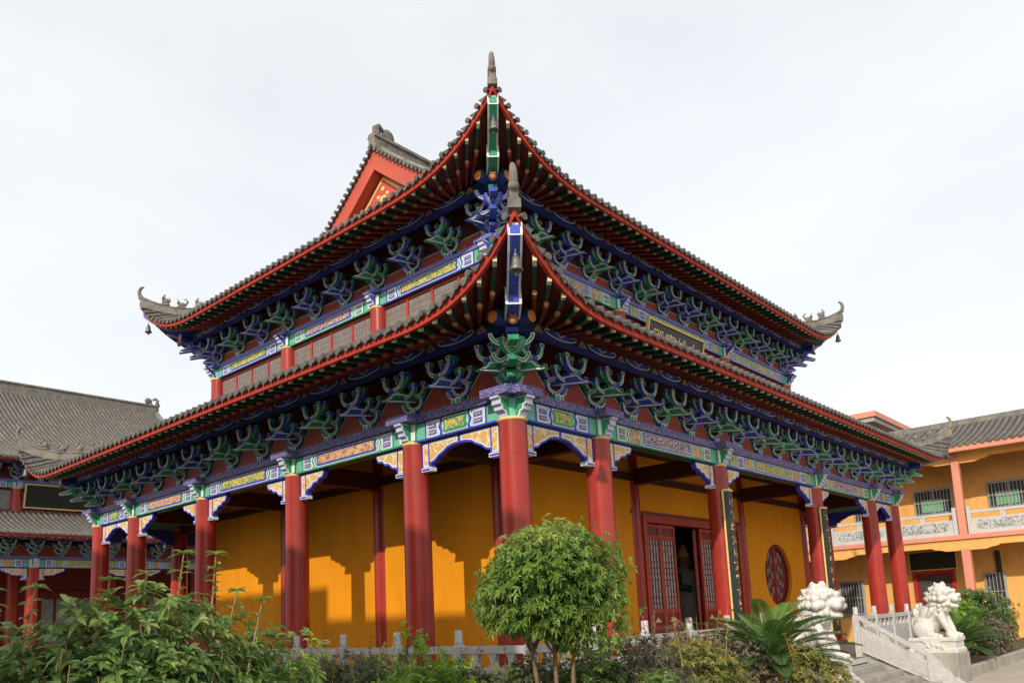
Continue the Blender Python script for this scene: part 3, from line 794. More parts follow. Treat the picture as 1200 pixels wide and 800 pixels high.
mb.build('wall_plate', temple)
# lower architraves, plate, spandrels --------------------------------
def beams(fc, S, L, visible=True):
    for k in range(5):
        a, b = S[k] + .15, S[k + 1] - .15
        mb = MB()
        if visible: painted_beam(mb, fc, a, b, ZC + .02, ZP - .125, (0, 2, 3, 2, 0)[k] if fc is fL else (0, 1, 3, 1, 0)[k])
        else: mb.box(a, b, -.11, .11, ZC + .02, ZP - .125, M['teal'], fc.P)
        mb.build('painted_beam', temple)
        ln = (b - a - .12)
        for sg, s0 in ((1, S[k] + .19), (-1, S[k + 1] - .19)):
            mb = MB()
            if k in (0, 4): spandrel(mb, fc, s0, sg, (S[k + 1] - S[k] - .38) / 2 - .001, ZC + .02, 0, True)
            else: spandrel(mb, fc, s0, sg, .66, ZC + .02, 0)
            mb.build('spandrel', temple)
    mb = MB(); 
    mb.box(-.28 if visible else -.17, L + .28 if visible else L + .17, -.17, .17, ZP - .12, ZP - .0, M['plate'], fc.P)
    for s in S: mb.box(s - .24, s + .24, .172, .36, ZP - .115, ZP - .004, M['plate'], fc.P)
    mb.build('plate_beam', temple)
beams(fR, RX, LR); beams(fL, LY, LL); beams(fB, RX, LR, False); beams(fX, LY, LL, False)
# brackets -------------------------------------------------------------
def marks_of(S, ns):
    out = [S[0]]
    for k, n in enumerate(ns):
        for j in range(1, n + 1): out.append(S[k] + (S[k + 1] - S[k]) * j / (n + 1))
        out.append(S[k + 1])
    return out
mR = marks_of(RX, (1, 3, 4, 3, 1)); mL = marks_of(LY, (1, 2, 2, 2, 1))
USR = [x - A for x in RX[1:5]]; USL = [y - A for y in LY[1:5]]
umR = marks_of(USR, (3, 4, 3)); umL = marks_of(USL, (2, 2, 2))
bmG = bracket_mesh(M['green'], M['blue'], 'bracket_set'); bmB = bracket_mesh(M['blue'], M['green'], 'bracket_set')
cbG = corner_bracket_mesh(M['green'], M['blue'], 'corner_bracket'); cbB = corner_bracket_mesh(M['blue'], M['green'], 'corner_bracket')
def brackets(fc, marks, z, first):
    n = len(marks)
    for i, s in enumerate(marks):
        if i in (0, n - 1): continue
        k = min(i, n - 1 - i)
        g = (k % 2 == 0) if first else (k % 2 == 1)
        p = fc.P(s, 0, z)
        put(bmG if g else bmB, 'bracket_set', temple, loc=p, rotz=fc.rot)
brackets(fR, mR, ZP, True); brackets(fL, mL, ZP, True); brackets(uR, umR, UZP, False); brackets(uL, umL, UZP, False)
for p, me, r in (((0, 0, ZP), cbG, 0), ((LR, 0, ZP), cbG, math.pi / 2), ((0, LL, ZP), cbG, -math.pi / 2), ((A, A, UZP), cbB, 0), ((LR - A, A, UZP), cbB, math.pi / 2), ((A, LL - A, UZP), cbB, -math.pi / 2)):
    put(me, 'corner_bracket', temple, loc=p, rotz=r)
for fc, mk, L in ((fR, mR, LR), (fL, mL, LL)):
    mb = MB(); frieze(mb, fc, L, mk, ZP + .001, ZP + 1.0); mb.build('frieze_board', temple, False)
    mb = MB(); purlin(mb, fc, L, .78, ZP + .655, ZP + .80, .45, mk); mb.build('eave_purlin', temple, False)
for fc, mk, L in ((uR, umR, ULR), (uL, umL, ULL)):
    mb = MB(); frieze(mb, fc, L, mk, UZP + .001, UZP + 1.0, .16, .27); mb.build('frieze_board', temple, False)
    mb = MB(); purlin(mb, fc, L, .78, UZP + .655, UZP + .80, .45, mk); mb.build('eave_purlin', temple, False)
for fc, L, zp in ((fB, LR, ZP), (fX, LL, ZP), (uB, ULR, UZP), (uX, ULL, UZP)):
    mb = MB(); mb.box(-.05, L + .05, -.06, -.02, zp, zp + 1.0, M['fbelldark'], fc.P); mb.build('frieze_board', temple)
    mb = MB(); mb.box(-.78, L + .78, .38, .52, zp + .6, zp + .8, M['blue'], fc.P); mb.build('eave_purlin', temple)
# orange purlin ends at the corners
for (cx, cy), zz in (((0, 0), ZP), ((0, LL), ZP), ((LR, 0), ZP), ((A, A), UZP), ((A, LL - A), UZP), ((LR - A, A), UZP)):
    sx = -1 if cx < 5 else 1; sy = -1 if cy < 5 else 1
    z = zz + .715
    mb = MB(); mb.cyl((cx + sx * .45, cy + sy * .3, z), (cx + sx * .45, cy + sy * .80, z), .078, .078, 16, M['navy'], True, True, M['disc']); mb.build('purlin_end', temple)
    mb = MB(); mb.cyl((cx + sx * .3, cy + sy * .45, z), (cx + sx * .80, cy + sy * .45, z), .078, .078, 16, M['navy'], True, True, M['disc']); mb.build('purlin_end', temple)
# upper storey wall, beams ---------------------------------------------
for fc, S, L, vis in ((uR, USR, ULR, True), (uL, USL, ULL, True), (uB, USR, ULR, False), (uX, USL, ULL, False)):
    for k in range(3):
        a, b = S[k] + .15, S[k + 1] - .15
        mb = MB()
        if vis: painted_beam(mb, fc, a, b, UZC + .015, UZP - .078, (3, 1, 3)[k] if fc is uL else (1, 0, 3)[k], .10)
        else: mb.box(a, b, -.1, .1, UZC + .015, UZP - .078, M['teal'], fc.P)
        mb.build('painted_beam', temple)
        mb = MB(); mb.box(a - .1, b + .1, -.06, -.02, 6.4, UZC + .02, M['redwood'], fc.P)
        mb.box(a, b, -.06, .030, UZC - .035, UZC + .013, M['red'], fc.P); mb.box(a, b, -.06, .03, 6.75, 6.85, M['red'], fc.P)
        pan = mb.build('lattice_wall', temple)
        if vis:
            n = max(3, round((b - a) / .68)); mb = MB()
            for j in range(n):
                u0 = a + (b - a) * j / n + .03; u1 = a + (b - a) * (j + 1) / n - .03
                mb.box(u0, u1, -.018, -.004, 6.87, UZC - .045, M['lattice'], fc.P)
                mb.box(u1, u1 + .06, -.018, .02, 6.85, UZC - .04, M['fascia'], fc.P)
                for q in range(1, 7):
                    u = u0 + (u1 - u0) * q / 7; mb.box(u - .006, u + .006, -.004, .006, 6.87, UZC - .045, M['latline'], fc.P)
                for q in range(1, 7):
                    z = 6.87 + (UZC - .045 - 6.87) * q / 7; mb.box(u0, u1, -.004, .004, z - .005, z + .005, M['latline'], fc.P)
            mb.build('lattice', pan)
    mb = MB(); e = .26 if vis else .15
    mb.box(-e, L + e, -.13, .13, UZP - .075, UZP - .0, M['plate2'], fc.P)
    for s in S: mb.box(s - .2, s + .2, .132, .27, UZP - .07, UZP - .004, M['plate2'], fc.P)
    mb.build('plate_beam', temple)
# roofs -----------------------------------------------------------------
def skirt_lim(I, L): return lambda a: max(-I, -max(0, 0) - a if a < I else -I, (a - L) if a > L - I else -I)
def make_roof(name, faces, ev, nbig):
    mb = MB()
    for fc, L, segs in faces: roof_side(mb, fc, L, ev, segs)
    roof = mb.build(name, temple, False)
    mb = MB()
    for fc, L, segs in faces: eave_board(mb, fc, L, ev)
    mb.build('eave_board', roof)
    mb = MB()
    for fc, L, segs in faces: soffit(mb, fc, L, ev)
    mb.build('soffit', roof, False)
    # rafters: the nearest ones singly, the others as one
    allr = []
    for k, (fc, L, segs) in enumerate(faces):
        for a in rafter_places(L, ev):
            p = fc.P(a, ev.E, 0); d = (p.x + 7.9) ** 2 + (p.y + 6.87) ** 2 + (1e4 if k > 1 else 0)
            allr.append((d, fc, L, a))
    allr.sort(key=lambda t: t[0])
    rest = MB()
    for i, (d, fc, L, a) in enumerate(allr):
        if i < nbig:
            mb = MB(); rafter(mb, fc, L, ev, a); mb.build('rafter', roof, False)
        else: rafter(rest, fc, L, ev, a)
    rest.build('rafter', roof, False, kind='stuff')
    return roof
I1 = 1.75
lowfaces = [(f, L, [(-1.40, L + 1.40, (lambda L: lambda a: max(-I1, -a, a - L))(L))]) for f, L in ((fR, LR), (fL, LL), (fB, LR), (fX, LL))]
lower_roof = make_roof('lower_roof', lowfaces, eLow, 100)
GX = 1.27; RG = ULL / 2
front = lambda L: [(-1.35, GX, lambda a: max(-GX, -a)), (GX, L - GX, lambda a: -RG), (L - GX, L + 1.35, lambda a: max(-GX, a - L))]
side = lambda L: [(-1.35, L + 1.35, lambda a: max(-GX, -a, a - L))]
upfaces = [(uR, ULR, front(ULR)), (uL, ULL, side(ULL)), (uB, ULR, front(ULR)), (uX, ULL, side(ULL))]
upper_roof = make_roof('upper_roof', upfaces, eUp, 100)
# hips, beasts, corner beams, bells
figs = [figure_mesh(k) for k in range(2)]
def hip(roof, fc, L, ev, I, col, far, bell_label):
    mb = MB(); pts, dg, h = ridge_hip(mb, fc, L, ev, ev.E + .02, -I + .02, far=far)
    r = mb.build('hip_ridge', roof)
    ang = math.atan2(dg.y, dg.x)
    for k in range(5):
        o = ev.E - .40 - k * .29; a = -o if not far else L + o
        p = fc.P(a, o, ev.z(a, o, L) + h - .035 + (.03 if k == 0 else 0))
        put(figs[k % 2], 'roof_figure', roof, loc=p, rotz=ang).scale = (1.35, 1.35, 1.3)
    mb = MB(); corner_beam(mb, ev, L, fc, col, far); mb.build('corner_beam', roof, False)
    if bell_label:
        o = ev.E - .12; a = -o if not far else L + o
        bell(fc.P(a, o, soffit_z(ev, a, o, L) - .30), bell_label)
hip(lower_roof, fR, LR, eLow, I1, M['blue'], False, 'grey bronze bell hanging from the blue corner beam of the lower roof, nearest corner')
hip(lower_roof, fL, LL, eLow, I1, M['green'], True, 'grey bell under the lower roof tip at the far left, before the rear hall')
hip(lower_roof, fR, LR, eLow, I1, M['green'], True, 'small bell under the lower roof tip at the far right, against the yellow wing')
hip(lower_roof, fB, LR, eLow, I1, M['green'], True, None)
hip(upper_roof, uR, ULR, eUp, GX, M['green'], False, 'grey bronze bell hanging from the green corner beam of the upper roof, topmost bell')
hip(upper_roof, uL, ULL, eUp, GX, M['blue'], True, 'small dark bell hanging in the sky under the upper left roof tip')
hip(upper_roof, uR, ULR, eUp, GX, M['blue'], True, 'small dark bell hanging in the sky under the upper right roof tip')
hip(upper_roof, uB, ULR, eUp, GX, M['blue'], True, None)
# gables, verges, main ridge
ZR = eUp.z(ULR / 2, -RG, ULR)
def gable(sx, xg):
    """xg world x of the gable plane, sx outward direction (-1 left)"""
    P = lambda y, z, d: (xg + sx * d, y, z)
    mid = A + RG; prof = []
    n = 12; o0 = -GX + .12
    for i in range(n + 1):
        o = o0 + (-RG - o0) * i / n
        prof.append((A - o, eUp.z(ULR / 2, o, ULR)))
    top = prof + [(2 * mid - y, z) for y, z in prof[-2::-1]]
    inner = []
    for y, z in prof: inner.append((y, z - .50))
    inn = inner + [(2 * mid - y, z) for y, z in inner[-2::-1]]
    mb = MB(); m = len(top)
    a = [P(y, z - .02, .0) for y, z in top]; b = [P(y, z, .0) for y, z in inn]
    a2 = [P(y, z - .02, -.27) for y, z in top]; b2 = [P(y, z, -.27) for y, z in inn]
    mb.add(a + b + a2 + b2, [(i, i + 1, m + i + 1, m + i) for i in range(m - 1)] + [(m + i, m + i + 1, 3 * m + i + 1, 3 * m + i) for i in range(m - 1)], M['gable'])
    mb.poly([P(y, z + .1, -.26) for y, z in inn], M['gable'])
    g = mb.build('gable', upper_roof, False)
    mb = MB()
    yc, zc = mid, inn[n][1] - .75
    for k, mm, d in ((.05, M['disc'], -.252), (.075, M['plaque_gold'], -.246), (.13, M['gable'], -.24)):
        mb.poly([P(y, z, d) for y, z in inset(inn, k)], mm)
    for (dy, dz, r) in ((0, .1, .13), (.22, -.14, .1), (-.22, -.14, .1), (0, -.2, .09), (.4, -.34, .08), (-.4, -.34, .08), (0, .36, .07), (.16, .2, .06), (-.16, .2, .06)):
        mb.ball(P(yc + dy, zc + dz, -.24), (.03, r, r * .8), M['plaque_gold'], 8, 6)
    mb.build('gable_relief', upper_roof, False)
    mb = MB()            # verge tiles with round ends along the slope
    L_ = sum(math.hypot(prof[i + 1][0] - prof[i][0], prof[i + 1][1] - prof[i][1]) for i in range(n))
    for sd in (0, 1):
        cnt = int(L_ / .15)
        for j in range(cnt + 1):
            t = j / cnt * n; i = min(n - 1, int(t)); f = t - i
            y = prof[i][0] + (prof[i + 1][0] - prof[i][0]) * f; z = prof[i][1] + (prof[i + 1][1] - prof[i][1]) * f + .03
            if sd: y = 2 * mid - y
            mb.cyl(P(y, z + .02, -.34), P(y, z, .10), .045, .05, 8, M['tile'])
        vs = []
        for y, z in prof:
            yy = 2 * mid - y if sd else y
            vs += [P(yy, z + .0, .06), P(yy, z + .0, -.4), P(yy, z + .17, -.30), P(yy, z + .17, -.13)]
        mb.add(vs, [(4 * i + k, 4 * i + (k + 1) % 4, 4 * i + 4 + (k + 1) % 4, 4 * i + 4 + k) for i in range(n) for k in range(4)], M['ridge'])
    mb.build('verge', upper_roof)
gable(-1, A + GX - .03); gable(1, LR - A - GX + .03)
def ridge_beast(mb, T):
    m = M['tile']
    for c, r in (((.0, 0, .12), (.26, .13, .20)), ((.18, 0, .30), (.13, .10, .13)), ((-.13, 0, .36), (.12, .09, .20)), ((.27, 0, .24), (.10, .08, .06)), ((.27, 0, .12), (.09, .08, .05))):
        mb.ball(T @ Vector(c), r, m, 10, 8)
    mb.tube([T @ Vector(p) for p in ((-.12, 0, .42), (-.15, 0, .60), (-.04, 0, .70), (.06, 0, .64), (.04, 0, .56))], [.10, .085, .07, .055, .03], 8, m)
    mb.cyl(T @ Vector((.16, 0, .36)), T @ Vector((.12, 0, .66)), .03, .015, 6, m)
    mb.ball(T @ Vector((.30, 0, .50)), (.19, .07, .19), m, 12, 9); mb.ball(T @ Vector((-.16, 0, .34)), (.12, .07, .12), m, 10, 8)
mb = MB(); x0g, x1g = A + GX - .1, LR - A - GX + .1; yc = A + RG
for zz0, zz1, w in ((-.02, .10, .14), (.10, .27, .10), (.27, .315, .14), (.315, .37, .11)):
    mb.box(x0g, x1g, yc - w, yc + w, ZR + zz0, ZR + zz1, M['ridge'])
mr = mb.build('main_ridge', upper_roof)
for x, k in ((x0g + .26, 1), (x1g - .26, -1)):
    mb = MB(); ridge_beast(mb, Matrix.Translation((x, yc, ZR + .08)) @ Matrix.Scale(k, 4, (1, 0, 0)) @ Matrix.Scale(.80, 4)); mb.build('ridge_beast', mr)

# ------------------------------------------------------------------ boards on the temple (they hang, so they are things)
def text_mesh(mb, body, size, fr, m, depth=.008):
    """flat lettering laid on a surface; fr(u, v, d) -> point"""
    cu = bpy.data.curves.new('lettering', 'FONT'); cu.body = body; cu.size = size; cu.align_x = 'CENTER'; cu.align_y = 'CENTER'
    o = bpy.data.objects.new('lettering', cu); COL.objects.link(o)
    dg = bpy.context.evaluated_depsgraph_get(); me = bpy.data.meshes.new_from_object(o.evaluated_get(dg))
    mb.add([fr(v.co.x, v.co.y, depth) for v in me.vertices], [tuple(p.vertices) for p in me.polygons], m)
    bpy.data.objects.remove(o); bpy.data.curves.remove(cu); bpy.data.meshes.remove(me)
def plaque(w, h, fr, label, body, size, small=None, cat='plaque', frame=.05):
    mb = MB()
    mb.prism([(-w / 2, -h / 2), (w / 2, -h / 2), (w / 2, h / 2), (-w / 2, h / 2)], fr, -.04, 0, M['black'])
    p = mb.build('plaque')
    tag(p, label, cat)
    mb = MB(); a = frame
    for x0, x1, z0, z1 in ((-w / 2 - a, w / 2 + a, h / 2, h / 2 + a), (-w / 2 - a, w / 2 + a, -h / 2 - a, -h / 2), (-w / 2 - a, -w / 2, -h / 2, h / 2), (w / 2, w / 2 + a, -h / 2, h / 2)):
        mb.box(x0, x1, z0, z1, -.045, .03, M['plaque_gold'], fr)
    f = mb.build('frame', p)
    if body:
        mb = MB(); text_mesh(mb, body, size, lambda u, v, d: fr(u, v + .02, d), M['plaque_gold']); 
        if small:
            for sx in (-1, 1): 
                for k, ch in enumerate(small): text_mesh(mb, ch, size * .28, lambda u, v, d, sx=sx, k=k: fr(u + sx * (w / 2 - .14), v + h * .28 - k * size * .34, d), M['plaque_gold'])
        mb.build('lettering', p)
    return p
ptilt = math.radians(12)
def pfr(u, v, d): return (7.62 + u, A - .22 - (v * math.sin(ptilt)) - d * math.cos(ptilt), 7.34 + v * math.cos(ptilt) - d * math.sin(ptilt))
plaque(2.34, .84, pfr, 'black gold-framed name board under the upper eave, half hidden by the lower roof', '殿寶雄大', .50, frame=.038)
# couplet boards: black half-round boards on the two middle front columns
def couplet(x, label):
    z0, z1 = .98, 3.72; mb = MB(); n = 8; r0 = .225; r1 = .255
    an = [R(-90 - 42 + 84 * i / n) for i in range(n + 1)]
    inn = [(x + r0 * math.cos(t), r0 * math.sin(t)) for t in an]; out = [(x + r1 * math.cos(t), r1 * math.sin(t)) for t in an]
    for (za, zb, m) in ((z0, z1, M['black']),):
        loop = out + inn[::-1]; k = len(loop)
        mb.add([(p[0], p[1], za) for p in loop] + [(p[0], p[1], zb) for p in loop], [(i, (i + 1) % k, k + (i + 1) % k, k + i) for i in range(k)] , m, False)
        mb.poly([(p[0], p[1], za) for p in loop], m); mb.poly([(p[0], p[1], zb) for p in loop], m)
    b = mb.build('couplet_board'); tag(b, label, 'couplet board', 'couplet boards on the front columns')
    mb = MB()
    for t in (an[0] - .05, an[-1] + .05):
        c = Vector((x + .245 * math.cos(t), .245 * math.sin(t), 0)); mb.cyl(c + Vector((0, 0, z0 - .02)), c + Vector((0, 0, z1 + .02)), .02, .02, 6, M['plaque_gold'])
    for z in (z0 - .02, z1):
        loop = [(x + 1.05 * (p[0] - x), p[1] * 1.05) for p in out] + inn[::-1]; k = len(loop)
        mb.add([(p[0], p[1], z) for p in loop] + [(p[0], p[1], z + .035) for p in loop], [(i, (i + 1) % k, k + (i + 1) % k, k + i) for i in range(k)] + [tuple(range(k)), tuple(range(k, 2 * k))], M['plaque_gold'])
    mb.build('frame', b)
    mb = MB(); rnd = random.Random(int(x))         # unreadable gilt strokes, about eleven brush characters
    for k in range(11):
        zc = z1 - .20 - k * .232
        for q in range(6):
            t = R(-90 + rnd.uniform(-15, 15)); dz = rnd.uniform(-.065, .065); hor = q % 2
            w = .0; dt = rnd.uniform(.08, .17) if hor else .022; hz = .007 if hor else rnd.uniform(.02, .05)
            rr = r1 + .004
            pts = [(x + rr * math.cos(t + e * dt / 1), rr * math.sin(t + e * dt / 1)) for e in (-1, -.33, .33, 1)]
            mb.add([(p[0], p[1], zc + dz - hz) for p in pts] + [(p[0], p[1], zc + dz + hz) for p in pts], [(i, i + 1, 5 + i, 4 + i) for i in range(3)], M['plaque_gold'])
    mb.build('lettering', b, False)
couplet(RX[2], 'black couplet board with gilt edge on the red column beside the open doors')
couplet(RX[3], 'black couplet board on the red column behind the near stone lion')
# altar seen dimly through the doors
alt = thing('altar_table', 'grey stone altar bench seen dimly through the open temple doors', 'altar', (9.8, 3.0, TF))
mb = MB(); mb.box(8.6, 11.0, 2.5, 3.5, TF, TF + .62, M['grey']); mb.box(8.52, 11.08, 2.43, 3.58, TF + .62, TF + .72, M['stone']); mb.build('table', alt)
st = thing('guardian_statue', 'dim robed statue with a yellow apron standing on the altar inside the doors', 'statue', (9.45, 2.95, TF + .72))
mb = MB(); sx_, sy_, sz_ = 9.45, 2.95, TF + .72
mb.lathe([(.34, 0), (.36, .10), (.30, .5), (.26, .85), (.30, 1.05), (.34, 1.25), (.24, 1.38), (.10, 1.45), (.10, 1.50)], (sx_, sy_, sz_), 20, M['grey'])
for sg in (-1, 1): mb.tube([(sx_ + sg * .30, sy_, sz_ + 1.26), (sx_ + sg * .42, sy_ - .05, sz_ + 1.0), (sx_ + sg * .22, sy_ - .28, sz_ + .92)], [.10, .11, .08], 10, M['dgreen'])
mb.build('robe', st)
mb = MB(); mb.ball((sx_, sy_ - .02, sz_ + 1.62), (.13, .14, .17), M['tipo'], 14, 10); mb.ball((sx_, sy_ - .16, sz_ + 1.60), (.025, .03, .04), M['tipo'], 8, 6); mb.build('head', st)
mb = MB(); mb.lathe([(.15, 0), (.17, .06), (.12, .10), (.10, .22), (.03, .30)], (sx_, sy_, sz_ + 1.70), 14, M['plaque_gold']); mb.build('crown', st)
mb = MB(); mb.prism([(-.20, .95), (.20, .95), (.30, .28), (-.30, .28)], lambda u, v, d: (sx_ + u, sy_ - .335 - d - .08 * (.95 - v), sz_ + v), 0, .02, M['cloth']); mb.prism([(-.31, .27), (.31, .27), (.32, .15), (-.32, .15)], lambda u, v, d: (sx_ + u, sy_ - .40 - d, sz_ + v), 0, .03, M['fascia']); mb.build('apron', st)
# ================================================================== terrace, ground, balustrade, stairs
def structure(mb, name): return mb.build(name, None, True, kind='structure')
mb = MB(); n = 60
mb.add([(-400, -400, G), (500, -400, G), (500, 500, G), (-400, 500, G)], [(0, 1, 2, 3)], M['yard']); structure(mb, 'ground')
mb = MB(); mb.poly([(4.0, -14, G + .004), (60, -14, G + .004), (60, -.5, G + .004), (4.0, -.5, G + .004)], M['pave']); structure(mb, 'courtyard')
TX0, TX1, TY0, TY1 = -.78, LR + .78, -.82, LL + .78
mb = MB(); mb.box(TX0, TX1, TY0, TY1, G - .1, TF, M['floor']); mb.box(TX0 - .03, TX1 + .03, TY0 - .03, TY1 + .03, TF - .10, TF - .004, M['stone']); structure(mb, 'terrace')
SX0, SX1 = 5.68, 10.30
mb = MB()
for k in range(4):
    z1 = TF - .1225 * (k + 1) - .0; y0 = TY0 - .36 * (k + 1)
    if k < 4: mb.bbox(SX0 + .1, SX1 - .1, y0, TY0 - .36 * k - .033, G - .05, z1 + .0, M['conc'], None, .012)
structure(mb, 'steps')
def post_mesh(z0, z1):
    mb = MB(); h = z1 - z0
    mb.bbox(-.065, .065, -.065, .065, 0, h - .19, M['stone'], None, .008)
    mb.box(-.045, .045, -.045, .045, h - .192, h - .16, M['stone'])
    mb.lathe([(.055, h - .165), (.058, h - .14), (.05, h - .13), (.05, h - .01), (.04, h)], (0, 0, 0), 14, M['stone'])
    return mb.mesh('post')
pmesh = post_mesh(TF, 1.51)
def rail_span(mb, P, a, b, zb=TF):
    """one balustrade bay between posts"""
    mb.box(a, b, -.04, .04, zb + .77, zb + .86, M['stone'], P)
    mb.box(a, b, -.03, .03, zb + .06, zb + .60, M['stone'], P)
    mb.box(a, b, -.05, .05, zb + .002, zb + .06, M['stone'], P)
    for q in (.22, .5, .78):
        u = a + (b - a) * q; mb.prism([(u - .07, zb + .60), (u + .07, zb + .60), (u + .035, zb + .66), (u + .05, zb + .72), (u + .07, zb + .77), (u - .07, zb + .77), (u - .05, zb + .72), (u - .035, zb + .66)], lambda u, v, d: P(u, d, v), -.03, .03, M['stone'])
    m0, m1 = a + .10, b - .10
    mb.box(m0, m1, .031, .036, zb + .14, zb + .50, M['relief2'], P); mb.box(m0, m1, -.036, -.031, zb + .14, zb + .50, M['relief2'], P)
def balustrade(label, org, sd, od, posts, spans, zf=TF, group='stone balustrades round the terrace'):
    fc = Fc(org, sd, od)
    t = thing('stone_balustrade', label, 'balustrade', fc.P(posts[0], 0, zf), group)
    for s in posts: put(pmesh, 'post', t, loc=fc.P(s, 0, zf), rotz=fc.rot)
    for a, b in spans:
        mb = MB(); rail_span(mb, fc.P, a + .065, b - .065, zf); mb.build('rail_panel', t)
    return t
BX, BY = -.62, -.66
yl = [BY + 1.19 * k for k in range(0, 12)]
balustrade('pale stone balustrade along the left side of the temple terrace, behind the clipped hedge', (BX, 0), (0, 1), (-1, 0), yl[1:], list(zip(yl, yl[1:])))
xl = [BX + 1.235 * k for k in range(0, 6)]
balustrade('pale stone balustrade on the front terrace edge from the corner to the steps', (0, BY), (1, 0), (0, -1), xl, list(zip(xl, xl[1:])))
xr = [10.30 + 1.235 * k for k in range(0, 6)]
balustrade('pale stone balustrade on the front terrace edge right of the steps', (0, BY), (1, 0), (0, -1), xr, list(zip(xr, xr[1:])))
def stair_rail(x, label):
    t = thing('stair_balustrade', label, 'balustrade', (x, TY0, G), 'sloping stone balustrades of the steps')
    P = lambda u, d, v: (x + d, u, v)
    y0, y1 = BY - .07, -2.02; sl = (G - TF) / (y1 - y0)
    zz = lambda y: TF + (y - y0) * sl
    mb = MB()
    mb.prism([(y0, zz(y0) + .77), (y1, zz(y1) + .60), (y1, zz(y1) + .69), (y0, zz(y0) + .86)], lambda u, v, d: P(u, d, v), -.05, .05, M['stone']); mb.build('handrail', t)
    mb = MB(); mb.prism([(y0, zz(y0) + .10), (y1, zz(y1) + .10), (y1, zz(y1) + .50), (y0, zz(y0) + .64)], lambda u, v, d: P(u, d, v), -.03, .03, M['stone'], None)
    for k in range(3):
        ya = y0 + (y1 - y0) * (k + .08) / 3; yb = y0 + (y1 - y0) * (k + .92) / 3
        for d in (-.036, .031): mb.prism([(ya, zz(ya) + .17), (yb, zz(yb) + .17), (yb, zz(yb) + .45), (ya, zz(ya) + .48)], lambda u, v, q, d=d: P(u, d + q, v), 0, .005, M['relief2'])
    for k in range(4):
        y = y0 + (y1 - y0) * (k + .5) / 4; mb.prism([(y - .09, zz(y) + .5), (y + .09, zz(y) + .5), (y + .09, zz(y) + .80), (y - .09, zz(y) + .74)], lambda u, v, d: P(u, d, v), -.028, .028, M['stone']) if k % 2 else None
    mb.build('rail_panel', t)
    mb = MB(); mb.prism([(y0, zz(y0) + .02), (y1 - .2, zz(y1) - .02), (y1 - .2, G - .05), (y0, G - .05)], lambda u, v, d: P(u, d, v), -.13, .13, M['conc'], None); mb.build('kerb', t)
    mb = MB()
    mb.prism([(y1 + .02, zz(y1) - .02), (y1 - .62, G + .01), (y1 - .64, G + .08), (y1 - .56, G + .13), (y1 - .50, G + .19), (y1 - .42, G + .20), (y1 - .36, G + .33), (y1 - .26, G + .38), (y1 - .2, G + .52), (y1 - .08, G + .62), (y1 + .02, G + .72)], lambda u, v, d: P(u, d, v), -.06, .06, M['stone'])
    cen = (y1 - .2, G + .25); mb.prism([(cen[0] + .11 * math.cos(i * math.pi / 8), cen[1] + .11 * math.sin(i * math.pi / 8)) for i in range(16)], lambda u, v, d: P(u, d, v), -.072, .072, M['stone'])
    mb.build('drum_stone', t)
stair_rail(SX0 + .02, 'sloping stone balustrade of the steps, half hidden behind the near stone lion')
stair_rail(SX1 + .02, 'sloping stone balustrade of the steps beside the far stone lion')

